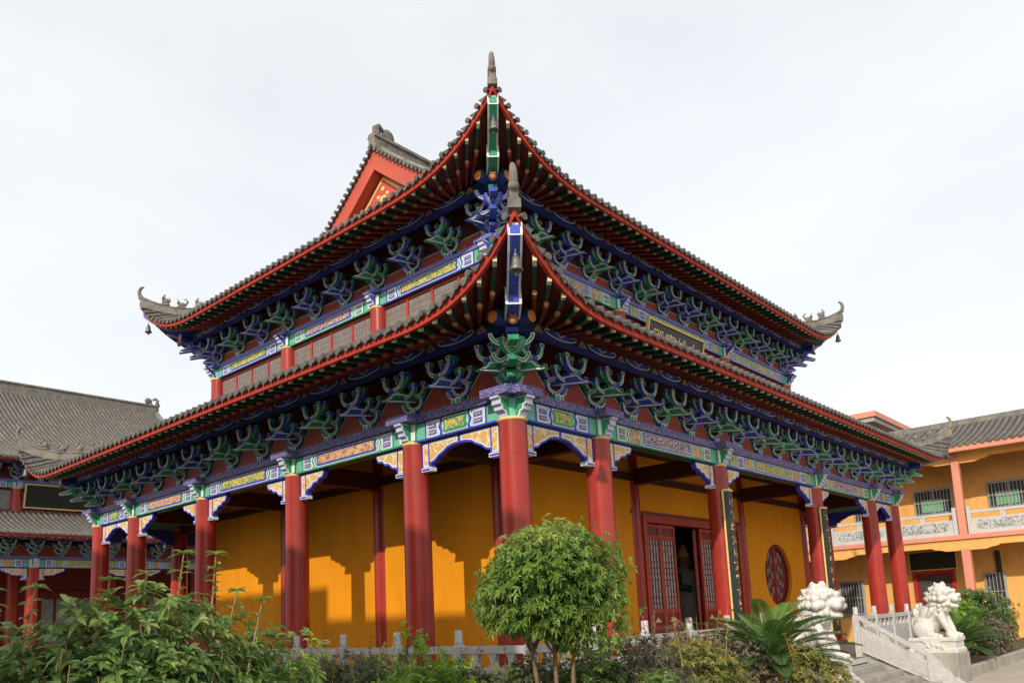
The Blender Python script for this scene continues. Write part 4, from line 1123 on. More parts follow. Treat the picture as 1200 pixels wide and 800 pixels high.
# ------------------------------------------------------------------ stone lions
def lion_mesh():
    mb = MB(); m = M['marble']; rnd = random.Random(5)
    def B(c, r, T=None): mb.ball(c, r, m, 14, 10, T)
    rx = lambda a: Matrix.Rotation(R(a), 3, 'X')
    # draped plinth
    mb.box(-.40, .40, -.62, .50, 0, .10, m); mb.box(-.37, .37, -.58, .46, .09, .27, m); mb.box(-.40, .40, -.61, .49, .26, .34, m)
    for sx in (-1, 1):
        mb.prism([(-.34, .33), (.24, .33), (-.05, .06)], lambda u, v, d, sx=sx: (sx * (.37 + d), u, v), -.02, .035, m)
        for k in range(5): B((sx * .395, -.28 + .11 * k, .20 - .035 * abs(2 - k)), (.03, .05, .05))
    hk = 1.22; h0 = Vector((0, -.13, 1.06))
    def Hd(c, r, T=None): B(tuple(h0 + (Vector(c) - h0) * hk), tuple(x * hk for x in r), T)
    B((0, .14, .58), (.30, .30, .27)); B((0, .04, .76), (.235, .25, .30), rx(-18)); B((0, -.14, .88), (.235, .21, .27)); B((0, -.22, .72), (.18, .14, .2))
    Hd((0, -.24, 1.06), (.21, .20, .2))
    Hd((0, -.27, 1.19), (.225, .235, .21)); Hd((0, -.47, 1.17), (.155, .12, .085)); Hd((0, -.44, 1.035), (.125, .13, .055), rx(14)); Hd((0, -.57, 1.21), (.075, .05, .045))
    for sx in (-1, 1):
        Hd((sx * .11, -.45, 1.29), (.085, .06, .045)); Hd((sx * .10, -.475, 1.235), (.04, .03, .035)); Hd((sx * .10, -.53, 1.14), (.075, .07, .055)); Hd((sx * .205, -.25, 1.30), (.045, .08, .085))
        mb.tube([(sx * .17, -.24, .84), (sx * .18, -.33, .66), (sx * .18, -.41, .50), (sx * .18, -.42, .38)], [.115, .09, .075, .08], 12, m)
        B((sx * .18, -.48, .385), (.095, .13, .06))
        for k in (-1, 0, 1): B((sx * .18 + k * .055, -.585, .375), (.03, .045, .04))
        B((sx * .235, .15, .52), (.12, .26, .20)); B((sx * .25, -.06, .39), (.085, .18, .06)); B((sx * .24, -.22, .375), (.085, .07, .045))
        mb.tube([(sx * .22, .02, .80), (sx * .235, -.08, .93), (sx * .20, -.16, 1.0)], [.05, .07, .05], 8, m)
    B((.18, -.50, .42), (.0001, .0001, .0001))
    mb.tube([(0, .38, .45), (0, .44, .62), (.02, .38, .80), (0, .30, .95)], [.07, .075, .08, .04], 10, m); B((0, .36, .88), (.12, .08, .12))
    # rows of mane curls
    for lat, nn, r in ((70, 6, .055), (44, 10, .058), (20, 13, .058), (-4, 13, .058), (-28, 12, .058), (-50, 10, .058)):
        r00 = r
        for k in range(nn):
            r = r00; az = R(-30 + 240 * (k + .5 * (nn % 4 == 0)) / (nn - 1)); cl = math.cos(R(lat))
            p = (.232 * cl * math.cos(az), -.25 + .245 * cl * math.sin(az), 1.17 + .235 * math.sin(R(lat)))
            p = tuple(q + rnd.uniform(-.022, .022) for q in p); r = r * rnd.uniform(.72, 1.2)
            Hd(p, (r, r, r * .92)); Hd(tuple(Vector(p) + (Vector(p) - Vector((0, -.25, 1.17))) * .20), (r * .34, r * .34, r * .34))
    for k in range(7):
        a = R(200 + 140 * k / 6); B((.24 * math.cos(a), -.20 + .18 * math.sin(a), .93), (.055, .05, .055))
    for k in range(4): B((0, .30 + .03 * k, 1.02 - .14 * k), (.075, .06, .075))
    B((0, -.39, .93), (.05, .05, .05))
    me = mb.mesh('lion_raw', False); o = bpy.data.objects.new('lion_raw', me); COL.objects.link(o)
    md = o.modifiers.new('r', 'REMESH'); md.mode = 'VOXEL'; md.voxel_size = .0115; md.use_smooth_shade = True
    sm = o.modifiers.new('s', 'SMOOTH'); sm.factor = .4; sm.iterations = 1
    dg = bpy.context.evaluated_depsgraph_get(); out = bpy.data.meshes.new_from_object(o.evaluated_get(dg)); bpy.data.objects.remove(o)
    out.name = 'stone_lion'; out.transform(Matrix.Diagonal((.95, .86, .97, 1))); return out
lionm = lion_mesh()
for x, lab in ((4.50, 'white stone guardian lion left of the steps, nearest the sago palm'), (11.40, 'white stone guardian lion on a concrete block right of the steps')):
    o = put(lionm, 'stone_lion', None, loc=(x, -1.88, .46), label=lab, cat='lion statue', group='stone lions flanking the steps')
    mb = MB(); mb.bbox(x - .52, x + .52, -2.42, -1.40, G - .02, .458, M['conc'], None, .015)
    p = mb.build('pedestal'); tag(p, 'plain concrete block under the ' + ('near lion, hidden by the palm' if x < 6 else 'far lion, right of the steps'), 'pedestal', 'concrete pedestals of the lions')

# ------------------------------------------------------------------ planting beds
def bed(mb, x0, x1, y0, y1, zt, k=.12):
    mb.box(x0, x1, y0, y1, G - .05, zt - .05, M['soil'])
mb = MB(); bed(mb, -4.6, 4.0, -3.4, TY0 - .04, .10); bed(mb, -4.6, TX0 - .04, TY0 - .04, 14, .10); structure(mb, 'garden_soil')
mb = MB(); bed(mb, 12.0, 40, -2.16, TY0 - .04, .08); structure(mb, 'garden_soil')
mb = MB()
mb.bbox(12.0, 40, -2.30, -2.16, G - .05, .09, M['conc'], None, .02); b = mb.build('bed_kerb'); tag(b, 'low weathered concrete kerb along the planting bed at the right', 'kerb')
mb = MB(); mb.bbox(-4.75, 4.0, -3.55, -3.4, G - .05, .09, M['conc'], None, .02); mb.bbox(-4.75, -4.6, -3.4, 14, G - .05, .09, M['conc'], None, .02); b = mb.build('bed_kerb'); tag(b, 'low concrete kerb of the hedge bed round the near temple corner', 'kerb')

# ================================================================== yellow wing at the right
XW = 20.0
# drawn with a 3.2 m storey, built 1.215 times that size (3.9 m storeys), facade at x = 26
def wsize(x, y, z): return (1.215 * x + 1.70, 1.215 * y + 1.476, 1.215 * z - .355)
class WMB(MB):
    def mesh(s, name, fix=True):
        s.v = [wsize(*v) for v in s.v]
        return MB.mesh(s, name, fix)
wing = thing('wing_building', 'two-storey ochre wing with salmon pillars, balcony and grey tiled roof at the right', 'building', (29, -1, G))
Y0, Y1 = -14.0, 26.0; WB = XW + 1.5
PW = lambda u, d, v: (XW - d, u, v)           # along y, outwards -x
mb = WMB(); mb.box(WB, WB + 5, Y0, Y1, G, 6.25, M['wing']); mb.build('wall', wing)
cols = [-.88 + 4.2 * k for k in range(-3, 7)]
for y in cols:
    mb = WMB(); mb.bbox(XW - .12, XW + .12, y - .12, y + .12, G, 3.06, M['pink'], None, .01); mb.bbox(XW - .10, XW + .12, y - .11, y + .11, 3.50, 6.02, M['pink'], None, .01); mb.build('pillar', wing)
mb = WMB()
mb.box(XW - .06, WB - .003, Y0, Y1, 3.30, 3.36, M['wing']); mb.box(XW - .12, WB - .003, Y0, Y1, 3.36, 3.50, M['pink']); mb.build('balcony_slab', wing)
def cbeam(z0, z1, dp):
    mb = WMB()
    for a, b in zip(cols, cols[1:]):
        pr = [(a, z1), (b, z1), (b, z0 - dp), (b - .55, z0 - dp), (b - .72, z0 - dp * .55), (b - .85, z0 - dp * .45), (b - .95, z0), (a + .95, z0), (a + .85, z0 - dp * .45), (a + .72, z0 - dp * .55), (a + .55, z0 - dp), (a, z0 - dp)]
        mb.prism(pr, lambda u, v, d: PW(u, d, v), -.11, .055, M['wing'])
    mb.build('beam', wing)
cbeam(3.14, 3.30, .12); cbeam(5.86, 6.04, .14)
for a, b in zip(cols, cols[1:]):
    mb = WMB(); m = (a + b) / 2
    for p0, p1 in ((a + .14, m), (m, b - .14)):
        for y in (p0 + .06, p1 - .06): mb.bbox(XW - .06, XW + .06, y - .06, y + .06, 3.50, 4.36, M['stone'], None, .01)
        mb.box(XW - .04, XW + .04, p0 + .12, p1 - .12, 4.14, 4.22, M['stone']); mb.box(XW - .03, XW + .03, p0 + .12, p1 - .12, 3.56, 3.98, M['stone'])
        q = (p0 + p1) / 2; mb.box(XW - .03, XW + .03, q - .07, q + .07, 3.98, 4.14, M['stone'])
        mb.prism([(p0 + .34, 3.64), (p1 - .34, 3.64), (p1 - .26, 3.70), (p1 - .26, 3.86), (p1 - .34, 3.92), (p0 + .34, 3.92), (p0 + .26, 3.86), (p0 + .26, 3.70)], lambda u, v, d: PW(u, d, v), .03, .04, M['relief'])
        mb.box(XW - .05, XW + .05, p0, p1, 3.502, 3.56, M['stone'])
    mb.build('balcony_rail', wing)
def barred(y0, y1, z0, z1, curtain=True):
    mb = WMB(); x = WB
    mb.box(x - .02, x - .004, y0, y1, z0, z1, M['glass'])
    for e0, e1, f0, f1 in ((y0 - .05, y1 + .05, z0 - .06, z0), (y0 - .05, y1 + .05, z1, z1 + .05), (y0 - .05, y0, z0, z1), (y1, y1 + .05, z0, z1)): mb.box(x - .06, x - .003, e0, e1, f0, f1, M['grey'])
    w = mb.build('window', wing)
    mb = WMB()
    if curtain: mb.box(x - .03, x - .021, y0 + (y1 - y0) * .25, y0 + (y1 - y0) * .85, z0 + .08, z0 + (z1 - z0) * .62, M['sage']); mb.box(x - .04, x - .03, (y0 + y1) / 2 - .02, (y0 + y1) / 2 + .02, z0, z1, M['grey'])
    n = max(5, round((y1 - y0) / .10))
    for k in range(n + 1):
        y = y0 + (y1 - y0) * k / n; mb.box(x - .125, x - .108, y - .008, y + .008, z0 - .02, z1 + .03, M['bar'])
    for z in (z0 + .02, (z0 + z1) / 2, z1 - .02): mb.box(x - .135, x - .126, y0 - .02, y1 + .02, z - .01, z + .01, M['bar'])
    mb.build('window_bars', w)
for k, y in enumerate(cols[:-1]):
    barred(y + .55, y + 1.65, 4.36, 5.16, True); barred(y + 2.55, y + 3.65, 4.36, 5.16, k % 2 == 0)
    barred(y + 3.55, y + 4.05, 1.17, 2.30, False) if k != 3 else None
barred(2.80, 3.55, 1.17, 2.30, False); barred(-3.5, -2.35, 1.3, 2.5, False)
mb = WMB(); mb.box(WB - .02, WB - .003, -.05, 1.02, G, 2.40, M['redwood']); mb.box(WB - .03, WB - .02, .06, .9, 1.75, 2.30, M['glass']); mb.box(WB - .07, WB - .003, -.16, -.05, G, 2.52, M['red']); mb.box(WB - .07, WB - .003, 1.02, 1.13, G, 2.52, M['red']); mb.box(WB - .07, WB - .003, -.05, 1.02, 2.40, 2.52, M['red']); mb.build('door', wing)
mb = WMB(); mb.box(WB - .08, WB - .003, -1.5, -1.35, 1.0, 3.0, M['black']); mb.build('downpipe', wing)
plaque(1.40, .58, lambda u, v, d: wsize(WB - .06 - d, .47 - u, 2.84 + v), 'black name board over the ground floor door of the ochre wing', None, .3, frame=.03)
mb = WMB()
mb.box(XW - .42, XW + .3, Y0, Y1, 6.042, 6.10, M['wing']); mb.box(XW - .50, XW - .42, Y0, Y1, 6.03, 6.20, M['pink']); mb.build('eave_board', wing)
mb = WMB(); nr = 8
xs = [XW - .52 + (3.6) * i / nr for i in range(nr + 1)]; zs = [6.20 + 1.30 * (.75 * t + .25 * t * t) for t in [i / nr for i in range(nr + 1)]]
for sgn in (0, 1):
    X = [x if not sgn else 2 * xs[-1] - x for x in xs]
    mb.add([(x, y, z) for y in (Y0, Y1) for x, z in zip(X, zs)], [(i, i + 1, nr + 2 + i, nr + 1 + i) for i in range(nr)], M['tiled'])
n = int((Y1 - Y0) / .2)
for k in range(n + 1):
    y = Y0 + (Y1 - Y0) * k / n; vs = []
    for x, z in zip(xs, zs): vs += [(x, y - .055, z + .003), (x, y - .03, z + .05), (x, y + .03, z + .05), (x, y + .055, z + .003)]
    mb.add(vs, [(4 * i + j, 4 * i + j + 1, 4 * i + 5 + j, 4 * i + 4 + j) for i in range(nr) for j in range(3)], M['tile'], True)
    mb.box(xs[0] - .02, xs[0] + .02, y - .055, y + .055, zs[0] - .03, zs[0] + .055, M['tile'])
for i in range(1, nr * 3):          # lapped courses
    x = xs[0] + 3.6 * i / (nr * 3); t = i / (nr * 3); z = 6.20 + 1.30 * (.75 * t + .25 * t * t)
    mb.box(x - .01, x + .01, Y0, Y1, z, z + .03, M['tiled'])
roof = mb.build('roof', wing, False)
mb = WMB(); mb.box(xs[-1] - .12, xs[-1] + .12, Y0, Y1, zs[-1] - .05, zs[-1] + .16, M['ridge']); mb.build('ridge', roof)
tower = thing('stair_tower', 'salmon flat-roofed block rising behind the grey roof of the ochre wing', 'building', (36, 9, G))
mb = WMB(); mb.box(25.7, 31, 3.5, 9, G, 8.62, M['pink']); mb.build('wall', tower)
mb = WMB(); mb.box(25.0, 32, 2.76, 10, 8.80, 9.02, M['pink']); mb.box(25.08, 31.9, 2.84, 9.9, 8.62, 8.799, M['grey']); mb.build('flat_roof', tower)

# ================================================================== rear hall at the left
YH = 26.5; hx0, hx1 = -4.6, 15.4
hall = thing('rear_hall', 'second temple hall with a broad grey tile roof behind at the left', 'temple', (4.7, 33, G))
fh = Fc((hx0, YH), (1, 0), (0, -1)); LH = hx1 - hx0; SH = [0, 3.72, 7.44, 11.16, 14.88, 20.0]
HZ = .30
mb = MB(); mb.box(hx0 - 1, hx1 + 1, YH - 1.0, YH + 13, G - .05, TF, M['stone']); mb.build('plinth', hall)
hcol = column_mesh(.22, .2, TF, 4.27); hcap = capital_mesh(.33, M['teal'], M['green'])
for s in SH:
    c = put(hcol, 'column', hall, loc=fh.P(s, 0, TF)); put(hcap, 'capital', c, loc=(0, 0, 4.27 - TF))
    put(hcol, 'column', hall, loc=fh.P(s, -2.2, TF))
for k in range(5):
    a, b = SH[k] + .15, SH[k + 1] - .15
    mb = MB(); painted_beam(mb, fh, a, b, 4.27, 4.58, k % 2 * 3); mb.build('painted_beam', hall)
    for sg, s0 in ((1, SH[k] + .19), (-1, SH[k + 1] - .19)):
        mb = MB(); spandrel(mb, fh, s0, sg, .9, 4.27, 0); mb.build('spandrel', hall)
mb = MB(); mb.box(-.3, LH + .3, -.17, .17, 4.585, 4.70, M['plate'], fh.P); mb.build('plate_beam', hall)
mb = MB(); mb.box(hx0 + .5, hx1 - .5, YH + 2.3, YH + 2.5, TF, 5.2, M['redwood'])
mb.build('wall', hall)
for k in range(5):
    mb = MB(); a = hx0 + SH[k] + 1.0; mb.box(a, a + 2.2, YH + 2.2, YH + 2.29, TF, 3.5, M['redwood'])
    for q in range(4): mb.box(a + .08 + q * .54, a + .5 + q * .54, YH + 2.17, YH + 2.195, 1.5, 3.2, M['lattice'])
    mb.build('door', hall)
mh = marks_of(SH, (3, 3, 3, 3, 3))
for i, s in enumerate(mh): put(bmG if i % 2 else bmB, 'bracket_set', hall, loc=fh.P(s, 0, 4.70), rotz=0)
mb = MB(); frieze(mb, fh, LH, mh, 4.701, 5.6); mb.build('frieze_board', hall, False)
mb = MB(); purlin(mb, fh, LH, .7, 5.27, 5.45, .45, mh); mb.build('eave_purlin', hall, False)
eH = Eave(1.40, 5.40, 2.2, .86, 2.9, 3.15, 1.25, 3.4); IH = 2.0
mb = MB(); roof_side(mb, fh, LH, eH, [(-1.4, LH + 1.4, lambda a: max(-IH, -a, a - LH))]); r1 = mb.build('lower_roof', hall, False)
mb = MB(); eave_board(mb, fh, LH, eH); mb.build('eave_board', r1)
mb = MB(); soffit(mb, fh, LH, eH); mb.build('soffit', r1, False)
mb = MB()
for a in rafter_places(LH, eH, .3): rafter(mb, fh, LH, eH, a)
mb.build('rafter', r1, False, kind='stuff')
fu = Fc((hx0 + 2.2, YH + 2.2), (1, 0), (0, -1)); LU = LH - 4.4; SU = [1.52 + 3.72 * k for k in range(4)]
UZ = 7.55
mb = MB(); mb.box(-.1, LU + .1, -.08, -.02, 6.2, 8.6, M['redwood'], fu.P); mb.box(-.1, LU + .1, -.02, .03, 6.55, 6.72, M['red'], fu.P)
for s in range(26): mb.box(.1 + s * .63, .65 + s * .63, -.02, 0, 6.74, UZ - .08, M['lattice'], fu.P)
mb.build('lattice_wall', hall)
ucm = column_mesh(.2, .19, 6.2, UZ)
for s in [0] + SU + [LU]: c = put(ucm, 'column', hall, loc=fu.P(s, 0, 6.2)); put(capB, 'capital', c, loc=(0, 0, UZ - 6.2))
for a, b in zip([0] + SU, SU + [LU]):
    mb = MB(); painted_beam(mb, fu, a + .15, b - .15, UZ + .02, UZ + .26, 3 if b - a > 2.5 else 0, .1); mb.build('painted_beam', hall)
mb = MB(); mb.box(-.3, LU + .3, -.15, .15, UZ + .265, UZ + .37, M['plate2'], fu.P); mb.build('plate_beam', hall)
mu = [LU * k / 18 for k in range(19)]
for i, s in enumerate(mu): put(bmG if i % 2 else bmB, 'bracket_set', hall, loc=fu.P(s, 0, UZ + .37), rotz=0)
mb = MB(); purlin(mb, fu, LU, .7, UZ + .95, UZ + 1.13, .45, mu); mb.build('eave_purlin', hall, False)
eHU = Eave(1.5, 8.55, 3.0, .9, 3.2, 3.15, 4.85, 8.6, .45); GH = 1.6
mb = MB(); roof_side(mb, fu, LU, eHU, [(-1.5, GH, lambda a: max(-GH, -a)), (GH, LU - GH, lambda a: -7.1), (LU - GH, LU + 1.5, lambda a: max(-GH, a - LU))], .2, .06)
fuB = Fc((hx0 + 2.2, YH + 2.2 + 14.2), (1, 0), (0, 1))
roof_side(mb, fuB, LU, eHU, [(-1.5, GH, lambda a: max(-GH, -a)), (GH, LU - GH, lambda a: -7.1), (LU - GH, LU + 1.5, lambda a: max(-GH, a - LU))], .4, .06)
r2 = mb.build('upper_roof', hall, False)
mb = MB(); eave_board(mb, fu, LU, eHU); mb.build('eave_board', r2)
mb = MB(); soffit(mb, fu, LU, eHU); mb.build('soffit', r2, False)
zr = eHU.z(LU / 2, -7.1, LU); yr = YH + 9.3; xa, xb = fu.P(GH, 0, 0).x, fu.P(LU - GH, 0, 0).x
mb = MB(); mb.box(xa, xb, yr - .14, yr + .14, zr - .1, zr + .42, M['ridge']); mb.box(xa, xb, yr - .19, yr + .19, zr + .42, zr + .50, M['ridge']); mb.build('main_ridge', r2)
mb = MB(); ridge_beast(mb, Matrix.Translation((xb - .1, yr, zr + .2)) @ Matrix.Scale(-1.15, 4, (1, 0, 0))); mb.build('ridge_beast', r2)
mb = MB()            # right verge and gable
pr = [fu.P(LU - GH, -GH - (7.1 - GH) * i / 8, eHU.z(LU / 2, -GH - (7.1 - GH) * i / 8, LU)) for i in range(9)]
mb.tube([p + Vector((0, 0, .1)) for p in pr], .13, 8, M['ridge']); mb.poly([Vector((p.x + .02, p.y, p.z)) for p in pr] + [Vector((pr[0].x + .02, 2 * yr - pr[0].y, pr[0].z))], M['gable']); mb.build('verge', r2)
plaque(3.6, .86, lambda u, v, d: (4.9 + u, YH + 1.95 - d - v * .2, 7.28 + v), 'black gold-framed name board between the two roofs of the rear hall', None, .4)
# ================================================================== building to the west (out of frame) whose roof line shades the foot of the temple
sb = thing('side_building', 'plain grey building standing opposite the left side of the temple', 'building', (-16, 2, G))
mb = MB(); mb.box(-20, -13, -5.08, 1.15, G, 11.05, M['grey2']); mb.build('wall', sb)
mb = MB(); mb.box(-20, -13, 1.15, 9, G, 11.7, M['grey2']); mb.build('wall', sb)
mb = MB()
for y in (-4.2, -2.2, -.4, 2.3, 4.3, 6.3):
    for z in (1.2, 4.6, 7.8): mb.box(-13.0, -12.95, y, y + 1.1, z, z + 1.3, M['glass'])
mb.build('window', sb)

# ================================================================== plants
class Leaves:
    def __init__(s): s.v = []; s.f = []; s.t = []
    def leaf(s, p, d, up, L, w, tint, droop=.25, fold=.25):
        d = d.normalized(); sd = d.cross(up)
        if sd.length < .05: sd = d.orthogonal()
        sd = sd.normalized(); nn = sd.cross(d).normalized()
        q = nn * w * fold; Z = Vector((0, 0, 1)); k = len(s.v)
        a = p + d * L * .28 - Z * (droop * L * .05); b = p + d * L * .66 - Z * (droop * L * .24); t = p + d * L - Z * (droop * L * .55)
        s.v += [p, a + sd * w * .44 + q, a, a - sd * w * .44 + q, b + sd * w * .42 + q, b, b - sd * w * .42 + q, t]
        s.f += [(k, k + 1, k + 2), (k, k + 2, k + 3), (k + 2, k + 1, k + 4, k + 5), (k + 3, k + 2, k + 5, k + 6), (k + 5, k + 4, k + 7), (k + 6, k + 5, k + 7)]
        s.t += [tint] * 8
    def mesh(s, name, m):
        me = bpy.data.meshes.new(name); me.from_pydata([tuple(v) for v in s.v], [], s.f); me.materials.append(m)
        a = me.attributes.new('tint', 'FLOAT', 'POINT'); a.data.foreach_set('value', s.t)
        me.polygons.foreach_set('use_smooth', [False] * len(s.f)); me.update()
        return me
LEAF = {
 'osman': leafmat('osmanthus leaf', (0.058, 0.123, 0.026), (0.181, 0.297, 0.049), (0.392, 0.464, 0.102)),
 'bush': leafmat('broad leaf', (0.065, 0.138, 0.041), (0.181, 0.290, 0.072), (0.435, 0.478, 0.131)),
 'hedge': leafmat('hedge leaf', (0.058, 0.102, 0.043), (0.167, 0.217, 0.080), (0.377, 0.275, 0.131)),
 'lime': leafmat('lime leaf', (0.102, 0.217, 0.026), (0.246, 0.420, 0.043), (0.478, 0.609, 0.072)),
 'nandina': leafmat('reddish leaf', (0.065, 0.072, 0.052), (0.174, 0.160, 0.094), (0.377, 0.189, 0.131)),
 'amber': leafmat('amber leaf', (0.131, 0.167, 0.041), (0.304, 0.290, 0.072), (0.609, 0.348, 0.087)),
 'dusky': leafmat('dusky twiggy leaf', (0.123, 0.102, 0.072), (0.275, 0.232, 0.152), (0.435, 0.319, 0.217)),
 'sago': leafmat('palm leaflet', (0.03, 0.075, 0.02), (0.075, 0.165, 0.035), (0.19, 0.29, 0.06), .2),
}
def rdir(rnd):
    while True:
        v = Vector((rnd.uniform(-1, 1), rnd.uniform(-1, 1), rnd.uniform(-1, 1)))
        if .05 < v.length < 1: return v.normalized()
def crown(c, r, n, per, L, w, rnd, ctr_bias=.62, tip=.12, flat=1.0, droop=.5, tintb=0.0, shape=None, lump=.16):
    """leaf whorls on twig ends all through an uneven crown"""
    lv = Leaves(); c = Vector(c)
    ph = [(rdir(rnd), rnd.uniform(.5, 1)) for _ in range(9)]
    for _ in range(n):
        d = rdir(rnd)
        bump = 1 + lump * sum(a * math.sin(5 * d.dot(q) + 3 * a) for q, a in ph) / 3
        rad = (ctr_bias + (1.0 - ctr_bias) * rnd.random() ** .7) * bump
        if rnd.random() < tip: rad *= rnd.uniform(1.02, 1.14)
        if shape: rad *= shape(d)
        p = c + Vector((d.x * r[0], d.y * r[1], d.z * r[2])) * rad
        out = (Vector((d.x, d.y, d.z * .7)) + Vector((0, 0, .35)) + rdir(rnd) * .5).normalized()
        tw = rnd.random()
        for k in range(per):
            a = 2 * math.pi * (k / per) + rnd.uniform(-.4, .4)
            u = out.orthogonal().normalized(); v = out.cross(u)
            dd = (u * math.cos(a) + v * math.sin(a)) * rnd.uniform(.7, 1.1) + out * rnd.uniform(.1, .8)
            l = L * rnd.uniform(.65, 1.2)
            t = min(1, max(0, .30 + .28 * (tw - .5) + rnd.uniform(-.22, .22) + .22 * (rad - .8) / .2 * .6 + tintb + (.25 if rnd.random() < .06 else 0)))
            lv.leaf(p - out * rnd.uniform(0, L * .6), dd, out, l, w * rnd.uniform(.8, 1.2), t, droop * rnd.uniform(.5, 1.5))
    return lv
def branches(mb, base, c, r, n, rnd, m, r0=.02):
    for _ in range(n):
        d = rdir(rnd); e = Vector(c) + Vector((d.x * r[0], d.y * r[1], abs(d.z) * r[2])) * .85
        b = Vector(base); mid = b.lerp(e, .5) + rdir(rnd) * .12 * (e - b).length + Vector((0, 0, .05))
        mb.tube([b, mid, e], [r0, r0 * .6, r0 * .2], 5, m)
# the clipped round tree in front
rnd = random.Random(3)
tx, ty = -1.82, -1.97
tree = thing('round_tree', 'small clipped round tree with three thin stems before the temple corner', 'tree', (tx, ty, .05))
tc = (tx, ty, 1.93)
lv = crown(tc, (.83, .83, .60), 3700, 7, .062, .021, rnd, .42, .18, droop=.7, tintb=.14, lump=.22, shape=lambda d: 1.0)
put(lv.mesh('crown', LEAF['osman']), 'crown', tree)
for k, (dx, dy, ex, ey) in enumerate(((-.06, .03, -.20, .16), (.0, -.02, -.02, -.02), (.07, -.07, .16, -.15))):
    mb = MB(); b = Vector((tx + dx, ty + dy, .02)); e = Vector((tx + ex, ty + ey, 1.75))
    mb.tube([b, b.lerp(e, .3) + Vector((.012, .01, 0)), b.lerp(e, .65) - Vector((.015, .01, 0)), e], [.026, .023, .020, .014], 8, M['bark']); branches(mb, b.lerp(e, .72), tc, (.62, .62, .42), 9, rnd, M['bark'], .011)
    mb.build('trunk', tree)
# large broad-leaved bush at the lower left
rnd = random.Random(11)
bc = Vector((-5.98, -2.24, .99))
bush = thing('leafy_bush', 'large broad-leaved green bush with tall shoots at the lower left', 'bush', (bc.x, bc.y, 0))
lv = crown(bc, (1.04, 1.04, .93), 3600, 8, .078, .029, rnd, .5, .20, droop=.6, tintb=.12, lump=.22)
lv2 = crown(bc + Vector((.40, -.38, -.12)), (.62, .62, .70), 1200, 8, .075, .026, rnd, .5, .3, droop=.6, tintb=.14, lump=.3)
k = len(lv.v); lv.v += lv2.v; lv.f += [tuple(i + k for i in f) for f in lv2.f]; lv.t += lv2.t
mb = MB(); branches(mb, (bc.x, bc.y, .0), bc, (.95, .95, 1.0), 46, rnd, M['twig'], .014)
# tall shoots with a leaf rosette on top
RV = Vector((0.664, -0.747, 0))
for off, hgt, lean in ((-.46, 1.93, .0), (-.05, 1.95, -.02), (.16, 1.98, .02), (.36, 2.08, .04), (.54, 2.07, .10), (.66, 1.86, .12), (.80, 1.80, .14), (-.70, 1.92, -.04)):
    b = Vector((bc.x, bc.y, 0)) + RV * (off - .08 - lean * .6) + Vector((rnd.uniform(-.1, .1), rnd.uniform(-.1, .1), hgt - .8)); e = Vector((bc.x, bc.y, 0)) + RV * off; e.z = hgt
    mb.tube([b, b.lerp(e, .5) + RV * .01, e], [.009, .007, .004], 5, M['twig'])
    for k in range(30):
        a = k * 2.4; d = Vector((math.cos(a), math.sin(a), rnd.uniform(.05, .8))); h = 0 if k < 9 else rnd.uniform(.05, .5)
        lv.leaf(e - (e - b).normalized() * h, d, Vector((0, 0, 1)), rnd.uniform(.06, .10), .028, rnd.uniform(.55, 1), .7)
put(lv.mesh('foliage', LEAF['bush']), 'foliage', bush); mb.build('twig', bush)
# shrubs in the beds
def shrub(name, label, x, y, zc, r, n, per, L, w, lf, seed, group=None, twigs=0, droop=.4, tintb=0, tip=.2, cat='shrub', lump=.22, bias=.55, shoots=0):
    rnd = random.Random(seed)
    t = thing(name, label, cat, (x, y, .05), group)
    lv = crown((x, y, zc), r, n, per, L, w, rnd, bias, tip, droop=droop, tintb=tintb, lump=lump)
    mb = MB(); branches(mb, (x, y, .05), (x, y, zc), r, 16 + twigs, rnd, M['bark'], .012)
    for _ in range(shoots):
        a = rnd.uniform(0, 6.28); q = rnd.uniform(.1, .85); b = Vector((x + r[0] * q * math.cos(a), y + r[1] * q * math.sin(a), zc + r[2] * .5)); e = b + Vector((rnd.uniform(-.12, .12), rnd.uniform(-.12, .12), r[2] * rnd.uniform(.55, .95)))
        mb.tube([b, e], [.005, .002], 4, M['twig'])
        for k in range(14):
            f = rnd.random(); d = rdir(rnd); lv.leaf(b.lerp(e, f), d + Vector((0, 0, .3)), Vector((0, 0, 1)), L * rnd.uniform(.6, 1), w, rnd.uniform(.4, 1), droop)
    put(lv.mesh('foliage', LEAF[lf]), 'foliage', t); mb.build('branch', t)
    return t
hl = ('dark green clipped hedge shrub, leftmost of the row before the balustrade', 'hedge shrub with bronze tips standing before the third red column', 'grey-green hedge shrub standing before the second bay of ochre wall', 'twiggy hedge shrub with reddish shoots standing before the second red column')
for k, (x, y, zc, lab) in enumerate(((-1.72, 5.3, .58, hl[0]), (-1.70, 3.9, .58, hl[1]), (-1.68, 2.5, .60, hl[2]), (-1.66, 1.15, .60, hl[3]))):
    shrub('hedge_shrub', lab, x, y, zc, (.76, .92, .66), 2000, 7, .062, .021, 'hedge', 20 + k, 'clipped shrubs of the hedge along the balustrade', tintb=(.0, .12, -.02, .06)[k], tip=.2, shoots=14, lump=.12, bias=.62)
shrub('lime_shrub', 'lime-green leafy shrub left of the round tree stems', -2.3, -.65, .58, (.66, .66, .66), 1150, 7, .074, .032, 'lime', 31, tintb=.05, tip=.3, shoots=7)
shrub('leafy_shrub', 'rounded green shrub against the balustrade corner post behind the tree stems', -1.30, -1.15, .66, (.60, .60, .58), 1100, 7, .066, .026, 'hedge', 30, tintb=.05, tip=.25, shoots=4)
